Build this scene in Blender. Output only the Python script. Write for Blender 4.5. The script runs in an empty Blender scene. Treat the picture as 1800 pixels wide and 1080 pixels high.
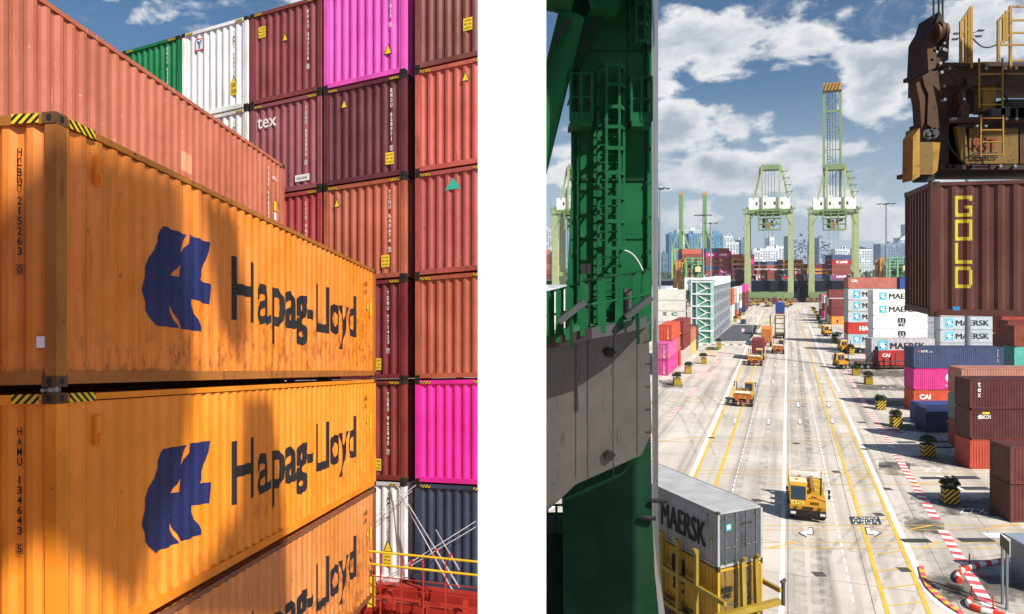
import bpy, bmesh, math, random
from mathutils import Vector, Matrix
random.seed(7)
R = math.radians
SC = bpy.context.scene
COL = SC.collection
H = 19.5                      # eye height above the terminal pavement
F = 1280.0                    # focal length in photograph pixels
HOR = 470.0                   # horizon row
# ------------------------------------------------------------------ camera
cd = bpy.data.cameras.new('camera'); cam = bpy.data.objects.new('camera', cd); COL.objects.link(cam)
cam.location = (0, 0, H); cam.rotation_euler = (R(90), 0, 0)
cd.sensor_width = 36; cd.lens = 36 * F / 1800; cd.shift_y = -(540 - HOR) / 1800
cd.clip_start = 0.1; cd.clip_end = 20000
SC.camera = cam
# ------------------------------------------------------------------ sun, sky, exposure
SUN_EL, SUN_AZ = 42.0, 38.0                    # azimuth: degrees to the right of straight behind the camera
S = Vector((math.sin(R(SUN_AZ)) * math.cos(R(SUN_EL)), -math.cos(R(SUN_AZ)) * math.cos(R(SUN_EL)), math.sin(R(SUN_EL))))
sd = bpy.data.lights.new('sun', 'SUN'); sd.energy = 5.0; sd.angle = R(0.5); sd.color = (1.0, 0.955, 0.88)
sun = bpy.data.objects.new('sun', sd); COL.objects.link(sun)
sun.rotation_euler = (-S).to_track_quat('-Z', 'Y').to_euler()
SC.view_settings.view_transform = 'Standard'; SC.view_settings.look = 'None'
SC.view_settings.exposure = 0.55; SC.view_settings.gamma = 1
W = bpy.data.worlds.new('World'); SC.world = W; W.use_nodes = True
def build_world():
    nt = W.node_tree; N = nt.nodes; Lk = nt.links; N.clear()
    def n(t, **k):
        a = N.new(t)
        for q, v in k.items(): setattr(a, q, v)
        return a
    def m(op, a, b=None, clamp=False):
        x = n('ShaderNodeMath', operation=op, use_clamp=clamp)
        for i, v in enumerate((a, b)):
            if v is None: continue
            if isinstance(v, (int, float)): x.inputs[i].default_value = v
            else: Lk.new(v, x.inputs[i])
        return x.outputs[0]
    out = n('ShaderNodeOutputWorld'); bg = n('ShaderNodeBackground'); Lk.new(bg.outputs[0], out.inputs[0])
    sky = n('ShaderNodeTexSky', sky_type='NISHITA', sun_disc=False)
    sky.sun_elevation = R(SUN_EL); sky.sun_rotation = R(180 - SUN_AZ)
    sky.air_density = 1.0; sky.dust_density = 1.6; sky.ozone_density = 2.5
    tc = n('ShaderNodeTexCoord'); sep = n('ShaderNodeSeparateXYZ'); Lk.new(tc.outputs['Generated'], sep.inputs[0])
    x, y, z = sep.outputs
    # cloud deck mapping: compress towards the horizon
    az = m('ARCTAN2', x, y); el = m('ARCSINE', z)
    elc = m('MULTIPLY', el, 1.9)
    comb = n('ShaderNodeCombineXYZ'); Lk.new(az, comb.inputs[0]); Lk.new(elc, comb.inputs[1])
    def noise(scale, det, rough, off=0.0, dist=0.0):
        mp = n('ShaderNodeMapping'); Lk.new(comb.outputs[0], mp.inputs[0]); mp.inputs['Location'].default_value = (off, off * .7, off * 1.3)
        t = n('ShaderNodeTexNoise'); Lk.new(mp.outputs[0], t.inputs[0])
        t.inputs['Scale'].default_value = scale; t.inputs['Detail'].default_value = det
        t.inputs['Roughness'].default_value = rough; t.inputs['Distortion'].default_value = dist
        return t.outputs[0]
    big = noise(3.0, 4, .5, 3.1); fine = noise(7.5, 9, .54, 1.7, .25); wisp = noise(6, 8, .68, 5.5, .8)
    # cumulus masses at given azimuth / elevation (radians), half sizes and weight
    def blob(a0, e0, sa, se, w):
        da = m('DIVIDE', m('SUBTRACT', az, a0), sa); de = m('DIVIDE', m('SUBTRACT', el, e0), se)
        d = m('ADD', m('MULTIPLY', da, da), m('MULTIPLY', de, de))
        return m('MULTIPLY', m('SUBTRACT', 1.0, d, clamp=True), w)
    def AE(px, py):
        vx, vz = (px - 900) / F, (HOR - py) / F
        return math.atan(vx), math.asin(vz / math.sqrt(1 + vx * vx + vz * vz))
    spots = [((1572, 165), .10, .085, .40), ((1800, 60), .16, .10, .38), ((1250, 225), .16, .06, .36), ((1350, 290), .2, .07, .38), ((1210, 50), .26, .07, .38),
             ((1290, 150), .2, .035, .24), ((1220, 390), .14, .05, .30), ((1570, 400), .16, .07, .36), ((1440, 350), .2, .06, .30),
             ((985, 270), .05, .07, .3), ((370, 10), .16, .07, .36), ((150, 100), .2, .05, .20), ((1690, 320), .2, .05, .3), ((1230, 300), .25, .05, .3)]
    s = None
    # the masses are bent by turbulence so that no outline is smooth
    for (p, sa, se, w) in spots:
        a0, e0 = AE(*p); b = blob(a0, e0, sa, se, w); s = b if s is None else m('MAXIMUM', s, b)
    bil = noise(26, 6, .6, 2.2, .2)
    dens = m('ADD', m('ADD', m('ADD', m('MULTIPLY', fine, 1.05), m('MULTIPLY', big, .55)), m('MULTIPLY', bil, .25)), s)
    cov = n('ShaderNodeMapRange', interpolation_type='SMOOTHSTEP'); Lk.new(dens, cov.inputs[0])
    cov.inputs[1].default_value = 1.175; cov.inputs[2].default_value = 1.30
    wr = n('ShaderNodeMapRange', interpolation_type='SMOOTHSTEP'); Lk.new(wisp, wr.inputs[0])
    wr.inputs[1].default_value = .54; wr.inputs[2].default_value = .80; wr.inputs[4].default_value = .35
    cover = m('MAXIMUM', cov.outputs[0], wr.outputs[0])
    core = n('ShaderNodeMapRange'); Lk.new(m('ADD', dens, m('MULTIPLY', noise(9, 8, .6, 8.3), .5)), core.inputs[0])
    core.inputs[1].default_value = 1.42; core.inputs[2].default_value = 1.74
    cr = n('ShaderNodeValToRGB'); Lk.new(core.outputs[0], cr.inputs[0])
    e = cr.color_ramp.elements; e[0].color = (1, .99, .98, 1); e[1].color = (.40, .46, .54, 1)
    cs = n('ShaderNodeVectorMath', operation='SCALE'); Lk.new(cr.outputs[0], cs.inputs[0]); cs.inputs['Scale'].default_value = 10.5
    hs = n('ShaderNodeHueSaturation'); Lk.new(sky.outputs[0], hs.inputs['Color']); hs.inputs['Saturation'].default_value = 1.25; hs.inputs['Value'].default_value = .85
    # pale blue band of air near the horizon
    hz = n('ShaderNodeMapRange', interpolation_type='SMOOTHSTEP'); Lk.new(el, hz.inputs[0]); hz.inputs[1].default_value = .0; hz.inputs[2].default_value = .26; hz.inputs[3].default_value = .85; hz.inputs[4].default_value = 0
    hm = n('ShaderNodeMix', data_type='RGBA'); Lk.new(hz.outputs[0], hm.inputs[0]); Lk.new(hs.outputs[0], hm.inputs[6]); hm.inputs[7].default_value = (5.0, 6.2, 7.6, 1)
    mx = n('ShaderNodeMix', data_type='RGBA'); Lk.new(cover, mx.inputs[0]); Lk.new(hm.outputs[2], mx.inputs[6]); Lk.new(cs.outputs[0], mx.inputs[7])
    Lk.new(mx.outputs[2], bg.inputs[0]); bg.inputs[1].default_value = .068
build_world()

# ------------------------------------------------------------------ helpers
def P(px, py, Y): return Vector(((px - 900) / F * Y, Y, H - (py - HOR) / F * Y))
def G(px, py, z=0.0):
    Y = F * (H - z) / (py - HOR); return Vector(((px - 900) / F * Y, Y, z))
ANG = math.atan(485 / F)                      # heading of the lane, clockwise from +Y
U = Vector((math.sin(ANG), math.cos(ANG), 0)); RT = Vector((math.cos(ANG), -math.sin(ANG), 0))

class MB:
    def __init__(s): s.v = []; s.f = []; s.mi = []; s.cur = 0
    def add(s, vs, fs, M=None):
        b = len(s.v)
        s.v += [tuple(M @ Vector(v)) for v in vs] if M else [tuple(v) for v in vs]
        s.f += [tuple(b + i for i in f) for f in fs]; s.mi += [s.cur] * len(fs); return s
    def box(s, x0, y0, z0, x1, y1, z1, M=None):
        vs = [(x0, y0, z0), (x1, y0, z0), (x1, y1, z0), (x0, y1, z0), (x0, y0, z1), (x1, y0, z1), (x1, y1, z1), (x0, y1, z1)]
        return s.add(vs, [(3, 2, 1, 0), (4, 5, 6, 7), (0, 1, 5, 4), (1, 2, 6, 5), (2, 3, 7, 6), (3, 0, 4, 7)], M)
    def tube(s, p0, p1, r0, r1=None, n=8, caps=True):
        p0, p1 = Vector(p0), Vector(p1); r1 = r0 if r1 is None else r1
        d = (p1 - p0).normalized(); a = d.orthogonal().normalized(); b = d.cross(a)
        vs = []
        for p, r in ((p0, r0), (p1, r1)):
            for i in range(n):
                t = 2 * math.pi * i / n; vs.append(p + (a * math.cos(t) + b * math.sin(t)) * r)
        fs = [(i, (i + 1) % n, n + (i + 1) % n, n + i) for i in range(n)]
        if caps: fs += [tuple(reversed(range(n))), tuple(range(n, 2 * n))]
        return s.add(vs, fs)
    def bar(s, p0, p1, w, h=None):
        p0, p1 = Vector(p0), Vector(p1); h = h or w
        d = (p1 - p0).normalized(); up = Vector((0, 0, 1)) if abs(d.z) < .95 else Vector((0, 1, 0))
        a = d.cross(up).normalized() * w / 2; b = a.cross(d).normalized() * h / 2
        vs = [p + sa * a + sb * b for p in (p0, p1) for sa, sb in ((-1, -1), (1, -1), (1, 1), (-1, 1))]
        return s.add(vs, [(3, 2, 1, 0), (4, 5, 6, 7), (0, 1, 5, 4), (1, 2, 6, 5), (2, 3, 7, 6), (3, 0, 4, 7)])
    def prism(s, pts, off):
        off = Vector(off); n = len(pts); vs = [Vector(p) for p in pts] + [Vector(p) + off for p in pts]
        return s.add(vs, [tuple(range(n)), tuple(reversed(range(n, 2 * n)))] + [(i, i + n, (i + 1) % n + n, (i + 1) % n) for i in range(n)])
    def poly(s, pts): return s.add([Vector(p) for p in pts], [tuple(range(len(pts)))])
    def wheel(s, c, r, w, ax=(1, 0, 0), n=16):
        c = Vector(c); ax = Vector(ax); return s.tube(c - ax * w / 2, c + ax * w / 2, r, r, n)
    def mesh(s, name, fix=True):
        me = bpy.data.meshes.new(name); me.from_pydata(s.v, [], s.f); me.update()
        for p, i in zip(me.polygons, s.mi): p.material_index = i
        if fix:
            b = bmesh.new(); b.from_mesh(me); bmesh.ops.recalc_face_normals(b, faces=b.faces); b.to_mesh(me); b.free()
        return me
    def build(s, name, mats, parent=None, fix=True):
        if not isinstance(mats, (list, tuple)): mats = [mats]
        me = s.mesh(name, fix)
        for m_ in mats: me.materials.append(m_)
        return link(name, me, parent)
def link(name, me, parent=None, mat=None):
    o = bpy.data.objects.new(name, me); COL.objects.link(o)
    if parent: o.parent = parent
    if mat:
        if not me.materials: me.materials.append(None)
        o.material_slots[0].link = 'OBJECT'; o.material_slots[0].material = mat
    return o
def tag(o, label=None, cat=None, group=None, kind=None):
    if label: o['label'] = label
    if cat: o['category'] = cat
    if group: o['group'] = group
    if kind: o['kind'] = kind
    return o
def empty(name, loc=(0, 0, 0), rz=0.0, label=None, cat=None, group=None):
    o = bpy.data.objects.new(name, None); COL.objects.link(o); o.location = loc; o.rotation_euler = (0, 0, rz); o.empty_display_size = .3
    return tag(o, label, cat, group)
def copy_tree(o, parent=None):
    c = o.copy(); COL.objects.link(c); c.parent = parent
    for ch in o.children: copy_tree(ch, c)
    return c
def lin(hexs):
    v = [int(hexs[i:i + 2], 16) / 255 for i in (1, 3, 5)]
    return tuple((c / 12.92 if c <= .04045 else ((c + .055) / 1.055) ** 2.4) for c in v)

# ------------------------------------------------------------------ materials
MATS = {}
def mat(hexs, rough=.55, metal=0.0, wear=.25, wearcol='#4a2c1c', scale=1.0, streak=True, bump=0.0, key=None, vary=.16, spec=.35):
    k = (hexs, rough, metal, wear, wearcol, scale, streak, bump, key)
    if k in MATS: return MATS[k]
    m = bpy.data.materials.new('paint_' + hexs[1:]); m.use_nodes = True; nt = m.node_tree; N = nt.nodes; L = nt.links
    b = N['Principled BSDF']; b.inputs['Roughness'].default_value = rough; b.inputs['Metallic'].default_value = metal
    b.inputs['Specular IOR Level'].default_value = spec
    c = lin(hexs); tc = N.new('ShaderNodeTexCoord'); oi = N.new('ShaderNodeObjectInfo')
    ad = N.new('ShaderNodeVectorMath'); ad.operation = 'MULTIPLY_ADD'
    ad.inputs[1].default_value = (1, 1, 1); L.new(tc.outputs['Object'], ad.inputs[0])
    mu = N.new('ShaderNodeVectorMath'); mu.operation = 'SCALE'; mu.inputs[0].default_value = (37, 17, 53); L.new(oi.outputs['Random'], mu.inputs['Scale']); L.new(mu.outputs[0], ad.inputs[2])
    n1 = N.new('ShaderNodeTexNoise'); n1.inputs['Scale'].default_value = .9 * scale; n1.inputs['Detail'].default_value = 6; L.new(ad.outputs[0], n1.inputs[0])
    ramp = N.new('ShaderNodeValToRGB'); L.new(n1.outputs[0], ramp.inputs[0])
    e = ramp.color_ramp.elements
    e[0].position = .3; e[0].color = tuple(x * (1 - vary) for x in c) + (1,)
    e[1].position = .7; e[1].color = tuple(min(1, x * (1 + vary * .6) + .008) for x in c) + (1,)
    col = ramp.outputs[0]
    if wear > 0:
        mp = N.new('ShaderNodeMapping'); L.new(ad.outputs[0], mp.inputs[0]); mp.inputs['Scale'].default_value = (5, 5, .55) if streak else (2.5, 2.5, 2.5)
        n2 = N.new('ShaderNodeTexNoise'); n2.inputs['Scale'].default_value = 1.7 * scale; n2.inputs['Detail'].default_value = 9; n2.inputs['Roughness'].default_value = .65; L.new(mp.outputs[0], n2.inputs[0])
        mr = N.new('ShaderNodeMapRange'); L.new(n2.outputs[0], mr.inputs[0]); mr.inputs[1].default_value = .72 - wear * .30; mr.inputs[2].default_value = .86 - wear * .2; mr.inputs[4].default_value = min(1, .45 + wear)
        mx = N.new('ShaderNodeMix'); mx.data_type = 'RGBA'; L.new(mr.outputs[0], mx.inputs[0]); L.new(col, mx.inputs[6]); mx.inputs[7].default_value = lin(wearcol) + (1,); col = mx.outputs[2]
        # small chips
        n3 = N.new('ShaderNodeTexNoise'); n3.inputs['Scale'].default_value = 9 * scale; n3.inputs['Detail'].default_value = 4; L.new(ad.outputs[0], n3.inputs[0])
        m3 = N.new('ShaderNodeMapRange'); L.new(n3.outputs[0], m3.inputs[0]); m3.inputs[1].default_value = .69; m3.inputs[2].default_value = .73; m3.inputs[4].default_value = min(1, wear * 1.6)
        mx2 = N.new('ShaderNodeMix'); mx2.data_type = 'RGBA'; L.new(m3.outputs[0], mx2.inputs[0]); L.new(col, mx2.inputs[6]); mx2.inputs[7].default_value = lin(wearcol) + (1,); col = mx2.outputs[2]
    if bump:
        def layer(scl, mapv, lo, hi, fac, colr, col, zmax=None):
            mp_ = N.new('ShaderNodeMapping'); L.new(ad.outputs[0], mp_.inputs[0]); mp_.inputs['Scale'].default_value = mapv
            n_ = N.new('ShaderNodeTexNoise'); n_.inputs['Scale'].default_value = scl; n_.inputs['Detail'].default_value = 9; n_.inputs['Roughness'].default_value = .68; L.new(mp_.outputs[0], n_.inputs[0])
            r_ = N.new('ShaderNodeMapRange'); L.new(n_.outputs[0], r_.inputs[0]); r_.inputs[1].default_value = lo; r_.inputs[2].default_value = hi; r_.inputs[4].default_value = fac; fo = r_.outputs[0]
            if zmax:
                sp_ = N.new('ShaderNodeSeparateXYZ'); L.new(tc.outputs['Object'], sp_.inputs[0]); z_ = N.new('ShaderNodeMapRange'); L.new(sp_.outputs[2], z_.inputs[0]); z_.inputs[1].default_value = .1; z_.inputs[2].default_value = zmax; z_.inputs[3].default_value = 1; z_.inputs[4].default_value = 0
                q_ = N.new('ShaderNodeMath'); q_.operation = 'MULTIPLY'; L.new(fo, q_.inputs[0]); L.new(z_.outputs[0], q_.inputs[1]); fo = q_.outputs[0]
            x_ = N.new('ShaderNodeMix'); x_.data_type = 'RGBA'; L.new(fo, x_.inputs[0]); L.new(col, x_.inputs[6]); x_.inputs[7].default_value = colr; return x_.outputs[2]
        g_ = sum(c) / 3; w_ = min(1, wear * 2.2)
        col = layer(.45, (1, 1, 1), .38, .66, .36 * w_, tuple(.75 * x + .25 * g_ + .03 for x in c) + (1,), col)      # sun-faded areas
        col = layer(2.6, (3.2, 3.2, .16), .55, .70, .60 * w_, tuple(x * .42 for x in c) + (1,), col)                  # dirt run down the ribs
        col = layer(3.4, (1.2, 1.2, 9), .64, .70, .35 * w_, tuple(.4 * x + .35 for x in c) + (1,), col)               # scrapes
        col = layer(3.0, (2.2, 2.2, 1.1), .50, .60, .6 * w_, lin('#4a2a18') + (1,), col, .6)                         # rust along the bottom
    L.new(col, b.inputs['Base Color'])
    if bump:
        n4 = N.new('ShaderNodeTexNoise'); n4.inputs['Scale'].default_value = 1.5 * scale; n4.inputs['Detail'].default_value = 3; L.new(ad.outputs[0], n4.inputs[0])
        bp = N.new('ShaderNodeBump'); bp.inputs['Strength'].default_value = bump; bp.inputs['Distance'].default_value = .05; L.new(n4.outputs[0], bp.inputs['Height']); L.new(bp.outputs[0], b.inputs['Normal'])
    MATS[k] = m; return m
def flat(hexs, rough=.6, metal=0.0): return mat(hexs, rough, metal, wear=0, vary=.05)
def stripes(name, ca, cb, period, vec=(1, 0, 1), duty=.5, rough=.6):
    if name in MATS: return MATS[name]
    m = bpy.data.materials.new(name); m.use_nodes = True; N = m.node_tree.nodes; L = m.node_tree.links; b = N['Principled BSDF']; b.inputs['Roughness'].default_value = rough
    tc = N.new('ShaderNodeTexCoord'); dp = N.new('ShaderNodeVectorMath'); dp.operation = 'DOT_PRODUCT'; L.new(tc.outputs['Object'], dp.inputs[0]); dp.inputs[1].default_value = vec
    dv = N.new('ShaderNodeMath'); dv.operation = 'DIVIDE'; L.new(dp.outputs['Value'], dv.inputs[0]); dv.inputs[1].default_value = period
    fr = N.new('ShaderNodeMath'); fr.operation = 'FRACT'; L.new(dv.outputs[0], fr.inputs[0])
    gt = N.new('ShaderNodeMath'); gt.operation = 'GREATER_THAN'; L.new(fr.outputs[0], gt.inputs[0]); gt.inputs[1].default_value = duty
    mx = N.new('ShaderNodeMix'); mx.data_type = 'RGBA'; L.new(gt.outputs[0], mx.inputs[0]); mx.inputs[6].default_value = lin(ca) + (1,); mx.inputs[7].default_value = lin(cb) + (1,)
    ns = N.new('ShaderNodeTexNoise'); ns.inputs['Scale'].default_value = 6; ns.inputs['Detail'].default_value = 6; L.new(tc.outputs['Object'], ns.inputs[0])
    mr = N.new('ShaderNodeMapRange'); L.new(ns.outputs[0], mr.inputs[0]); mr.inputs[1].default_value = .3; mr.inputs[2].default_value = .7; mr.inputs[3].default_value = .7; mr.inputs[4].default_value = 1.05
    sc = N.new('ShaderNodeVectorMath'); sc.operation = 'SCALE'; L.new(mx.outputs[2], sc.inputs[0]); L.new(mr.outputs[0], sc.inputs['Scale'])
    L.new(sc.outputs[0], b.inputs['Base Color']); MATS[name] = m; return m
HAZ = stripes('hazard_stripes', '#e8c21a', '#15130f', .09, (1, 1, 1))
HAZBIG = stripes('planter_hazard', '#d8b31c', '#17150f', .42, (1, 0, -1))
GLASS = bpy.data.materials.new('dark_glass'); GLASS.use_nodes = True
_b = GLASS.node_tree.nodes['Principled BSDF']; _b.inputs['Base Color'].default_value = (.03, .05, .07, 1); _b.inputs['Roughness'].default_value = .08
RUBBER = flat('#17171a', .85); BLACK = flat('#121212', .6); STEEL = mat('#8b8f92', .4, .7, .15)
RUST = mat('#5a3a28', .8, .1, .5, '#2b1a12'); DKGREY = mat('#3b3d3f', .7, 0, .2, '#1c1a18')

# ------------------------------------------------------------------ containers
PITCH, CD = .278, .036
def prof(t, pitch=PITCH, d=CD):
    q = (t % pitch) / pitch
    if q < .26: return 0.0
    if q < .5: return -d * (q - .26) / .24
    if q < .76: return -d
    return -d * (1 - (q - .76) / .24)
def corr(mb, o, a, up, n, length, height, pitch=PITCH, d=CD):
    o, a, up, n = Vector(o), Vector(a), Vector(up), Vector(n)
    ts = []
    k = 0
    while k * pitch < length:
        for q in (0, .26, .5, .76):
            t = (k + q) * pitch
            if t < length: ts.append(t)
        k += 1
    ts.append(length)
    vs = []; fs = []
    for i, t in enumerate(ts):
        off = n * prof(t, pitch, d)
        vs += [o + a * t + off, o + a * t + off + up * height]
        if i: fs.append((2 * i - 2, 2 * i, 2 * i + 1, 2 * i - 1))
    mb.add(vs, fs)
CM = {}
PX0 = .13                                           # where the side corrugation starts
def cont_meshes(L, Wd, Hh, lod, doors):
    k = (round(L, 2), round(Wd, 2), round(Hh, 2), lod, doors)
    if k in CM: return CM[k]
    X, Y, Z = Vector((1, 0, 0)), Vector((0, 1, 0)), Vector((0, 0, 1))
    out = {}
    if lod == 0:
        mb = MB(); pt = .62; d = .07
        mb.box(0.05, 0.05 + d, .05, L - .05, Wd - .05 - d, Hh - .03)
        corr(mb, (.1, .03, .12), X, Z, -Y, L - .2, Hh - .24, pt, d)
        mb.box(0, 0, 0, L, .1, .12).box(0, 0, Hh - .12, L, .1, Hh); mb.box(0, 0.0, .12, .1, .1, Hh - .12).box(L - .1, 0, .12, L, .1, Hh - .12)
        mb.box(0, Wd - .1, 0, .1, Wd, Hh).box(L - .1, Wd - .1, 0, L, Wd, Hh)
        corr(mb, (.02, Wd - .1, .12), -Y, Z, -X, Wd - .2, Hh - .24, pt * .7, d * .7); corr(mb, (L - .02, .1, .12), Y, Z, X, Wd - .2, Hh - .24, pt * .7, d * .7)
        out['body'] = mb.mesh('container_body'); CM[k] = out; return out
    mb = MB(); z0, h = .16, Hh - .16 - .11
    corr(mb, (PX0, .012, z0), X, Z, -Y, L - 2 * PX0, h); corr(mb, (L - PX0, Wd - .012, z0), -X, Z, Y, L - 2 * PX0, h)
    if doors != 'x0': corr(mb, (.03, Wd - .14, z0), -Y, Z, -X, Wd - .28, h, PITCH, .045)
    if doors != 'x1': corr(mb, (L - .03, .14, z0), Y, Z, X, Wd - .28, h, PITCH, .045)
    corr(mb, (PX0, .06, Hh - .03), X, Y, Z, L - 2 * PX0, Wd - .12, .21, .02)
    mb.box(.1, .05, .12, L - .1, Wd - .05, .15)
    out['body'] = mb.mesh('container_body', False)
    mb = MB(); pw = .16
    for x in (0.012, L - pw - .012):
        for y in (0.006, Wd - .13 - .006): mb.box(x, y, .118, x + pw, y + .13, Hh - .118)
    for y in (0.003, Wd - .07 - .003):
        mb.box(.178, y, .03, L - .178, y + .07, .165); mb.box(.178, y + .004, Hh - .095, L - .178, y + .066, Hh - .02)
    for x in (0.004, L - .084):
        mb.box(x, .162, .03, x + .08, Wd - .162, .165); mb.box(x, .162, Hh - .12, x + .08, Wd - .162, Hh - .015)
    nb = int(L / .6)
    for i in range(1, nb): mb.box(L * i / nb - .03, .075, .04, L * i / nb + .03, Wd - .075, .115)
    out['frame'] = mb.mesh('container_frame')
    if lod >= 2:
        def casting(sx, sy, top):
            c = MB(); w, dd, hh = .178, .162, .118
            c.cur = 0; c.box(0, 0, 0, w, dd, hh)
            c.cur = 1
            n = 10
            c.add([(w / 2 + .032 * math.cos(6.2832 * i / n), -.002, hh / 2 + .04 * math.sin(6.2832 * i / n)) for i in range(n)], [tuple(range(n))])
            c.add([(-.002, dd / 2 + .032 * math.cos(6.2832 * i / n), hh / 2 + .04 * math.sin(6.2832 * i / n)) for i in range(n)], [tuple(reversed(range(n)))])
            M = Matrix.Translation((L if sx else 0, Wd if sy else 0, Hh - hh if top else 0)) @ Matrix.Diagonal((-1 if sx else 1, -1 if sy else 1, 1, 1))
            c.v = [tuple(M @ Vector(v)) for v in c.v]
            me = c.mesh('corner_casting'); me.materials.append(None); me.materials.append(BLACK); return me
        out['cast'] = [casting(sx, sy, tp) for sx in (0, 1) for sy in (0, 1) for tp in (0, 1)]
    if doors:
        xd = .02 if doors == 'x0' else L - .02; sg = -1 if doors == 'x0' else 1
        out['door'] = []; out['bars'] = []
        for s0, s1 in ((.14, Wd / 2 - .01), (Wd / 2 + .01, Wd - .14)):
            m_ = MB(); m_.box(min(xd, xd - sg * .05), s0, .17, max(xd, xd - sg * .05), s1, Hh - .125)
            for kz in range(3):
                a0 = .3 + kz * (Hh - .5) / 3; m_.box(min(xd, xd + sg * .02), s0 + .09, a0, max(xd, xd + sg * .02), s1 - .09, a0 + (Hh - .5) / 3 - .14)
            out['door'].append(m_.mesh('container_door'))
            bs = []
            for q in (.25, .75):
                y = s0 + (s1 - s0) * q; b = MB(); b.tube((xd + sg * .05, y, .14), (xd + sg * .05, y, Hh - .1), .022, n=6)
                b.box(xd + sg * .05 - .02, y - .02, 1.0, xd + sg * .05 + .02, y + .3 * (1 if q < .5 else -1), 1.05)
                for zz in (.3, 1.3, Hh - .35): b.box(xd + sg * .05 - .04, y - .05, zz, xd + sg * .05 + .04, y + .05, zz + .06)
                bs.append(b.mesh('locking_bar'))
            out['bars'].append(bs)
    CM[k] = out; return out
def container(label, hexs, loc=(0, 0, 0), rz=0.0, L=12.19, Wd=2.44, Hh=2.9, lod=1, doors=None, group=None, wear=.22, frame=None, name='shipping_container', wc='#4a2c1c', cast=None):
    m = mat(hexs, .5, 0, wear, wc, bump=(.5 if lod >= 2 else .3) if lod >= 1 else 0)
    me = cont_meshes(L, Wd, Hh, lod, doors)
    if lod == 0:
        o = link(name, me['body'], None, m); o.location = loc; o.rotation_euler = (0, 0, rz); o['dims'] = (L, Wd, Hh)
        return tag(o, label, 'container', group)
    r = empty(name, loc, rz, label, 'container', group); r['dims'] = (L, Wd, Hh)
    fm = mat(frame, .6, 0, .5, '#2c1c14') if frame else mat(hexs, .6, 0, min(1, wear + .2), wc, key='frame', vary=.25)
    link('body', me['body'], r, m); link('frame', me['frame'], r, fm)
    if lod >= 2:
        cm = mat(cast or '#4a382a', .7, .2, .6, '#1d1511')
        for c in me['cast']:
            o = link('corner_casting', c, r); o.material_slots[0].link = 'OBJECT'; o.material_slots[0].material = cm
    if doors:
        for d, bs in zip(me['door'], me['bars']):
            do = link('door', d, r, m)
            for b in bs: link('locking_bar', b, do, STEEL)
    return r
# lettering -------------------------------------------------------
TC = {}
def text_geo(s, bold=0.0):
    k = (s, bold)
    if k in TC: return TC[k]
    c = bpy.data.curves.new('t', 'FONT'); c.body = s; c.size = 1; c.offset = bold; c.resolution_u = 3; c.fill_mode = 'FRONT'
    o = bpy.data.objects.new('t', c); COL.objects.link(o)
    dg = bpy.context.evaluated_depsgraph_get(); dg.update(); me = bpy.data.meshes.new_from_object(o.evaluated_get(dg))
    vs = [Vector((v.co.x, v.co.y)) for v in me.vertices]; fs = [tuple(p.vertices) for p in me.polygons]
    bpy.data.objects.remove(o); bpy.data.meshes.remove(me); bpy.data.curves.remove(c)
    if vs:
        x0 = min(v.x for v in vs); y0 = min(v.y for v in vs); x1 = max(v.x for v in vs); y1 = max(v.y for v in vs)
    else: x0 = y0 = 0; x1 = y1 = 1
    TC[k] = ([(v.x, v.y) for v in vs], fs, (x0, y0, x1, y1)); return TC[k]
def shape_mesh(v2, fs, fn, drape=False, name='lettering', x0=PX0, both=True):
    b = bmesh.new(); vv = [b.verts.new((x, y, 0)) for x, y in v2]
    for f in fs:
        try: b.faces.new([vv[i] for i in f])
        except Exception: pass
    if drape:
        xs = [v[0] for v in v2]; a, c = min(xs), max(xs); k = int((a - x0) / PITCH) - 1
        while x0 + k * PITCH < c:
            for q in (0, .26, .5, .76):
                t = x0 + (k + q) * PITCH
                if a < t < c: bmesh.ops.bisect_plane(b, geom=b.verts[:] + b.edges[:] + b.faces[:], plane_co=(t, 0, 0), plane_no=(1, 0, 0))
            k += 1
    for v in b.verts: v.co = fn(v.co.x, v.co.y)
    me = bpy.data.meshes.new(name); b.to_mesh(me); b.free(); return me
def face_fn(r, face, drape=False, out=.004):
    L, Wd, Hh = r['dims']
    if face == 'y0':
        return lambda x, z: Vector((x, (.012 - prof(x - PX0) - out) if drape else -out, z))
    if face == 'x0': return lambda x, z: Vector((.028 - out, Wd - x, z))       # seen from -X, left to right
    if face == 'y1': return lambda x, z: Vector((L - x, Wd + out, z))
    if face == 'x1': return lambda x, z: Vector((L + out, x, z))
def letter(r, s, x, z, h, w=None, face='y0', m=None, drape=False, bold=.02, base=None, out=.004, name='lettering', tall=True):
    """s with lower left at x,z on a face; h = cap height (of the text's bounding box unless base), w = width"""
    heavy = bold if ('M' in s or 'm' in s) else 0
    v, fs, (a, b, c, d) = text_geo(s, 0.0 if heavy else bold)
    sy = h / (d - b); sx = w / (c - a) if w else sy
    v2 = [(x + (p - a) * sx, z + (q - b) * sy) for p, q in v]
    me = shape_mesh(v2, fs, face_fn(r, face, drape, out), drape, name)
    if heavy:                                                     # heavier strokes: the glyph laid twice more, a little to each side
        V = [v_.co.copy() for v_ in me.vertices]; Fs = [tuple(p_.vertices) for p_ in me.polygons]
        for j, dx in enumerate((-heavy * 1.6, heavy * 1.6)):
            f_ = face_fn(r, face, drape, out + .003 * (j + 1)); o_ = len(V); V += [f_(p + dx * sx, q) for p, q in v2]; Fs += [tuple(i + o_ for i in t_) for t_ in fs]
        me = bpy.data.meshes.new(name); me.from_pydata(V, [], Fs)
    me.materials.append(m or WHITEP); return link(name, me, r)
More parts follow.
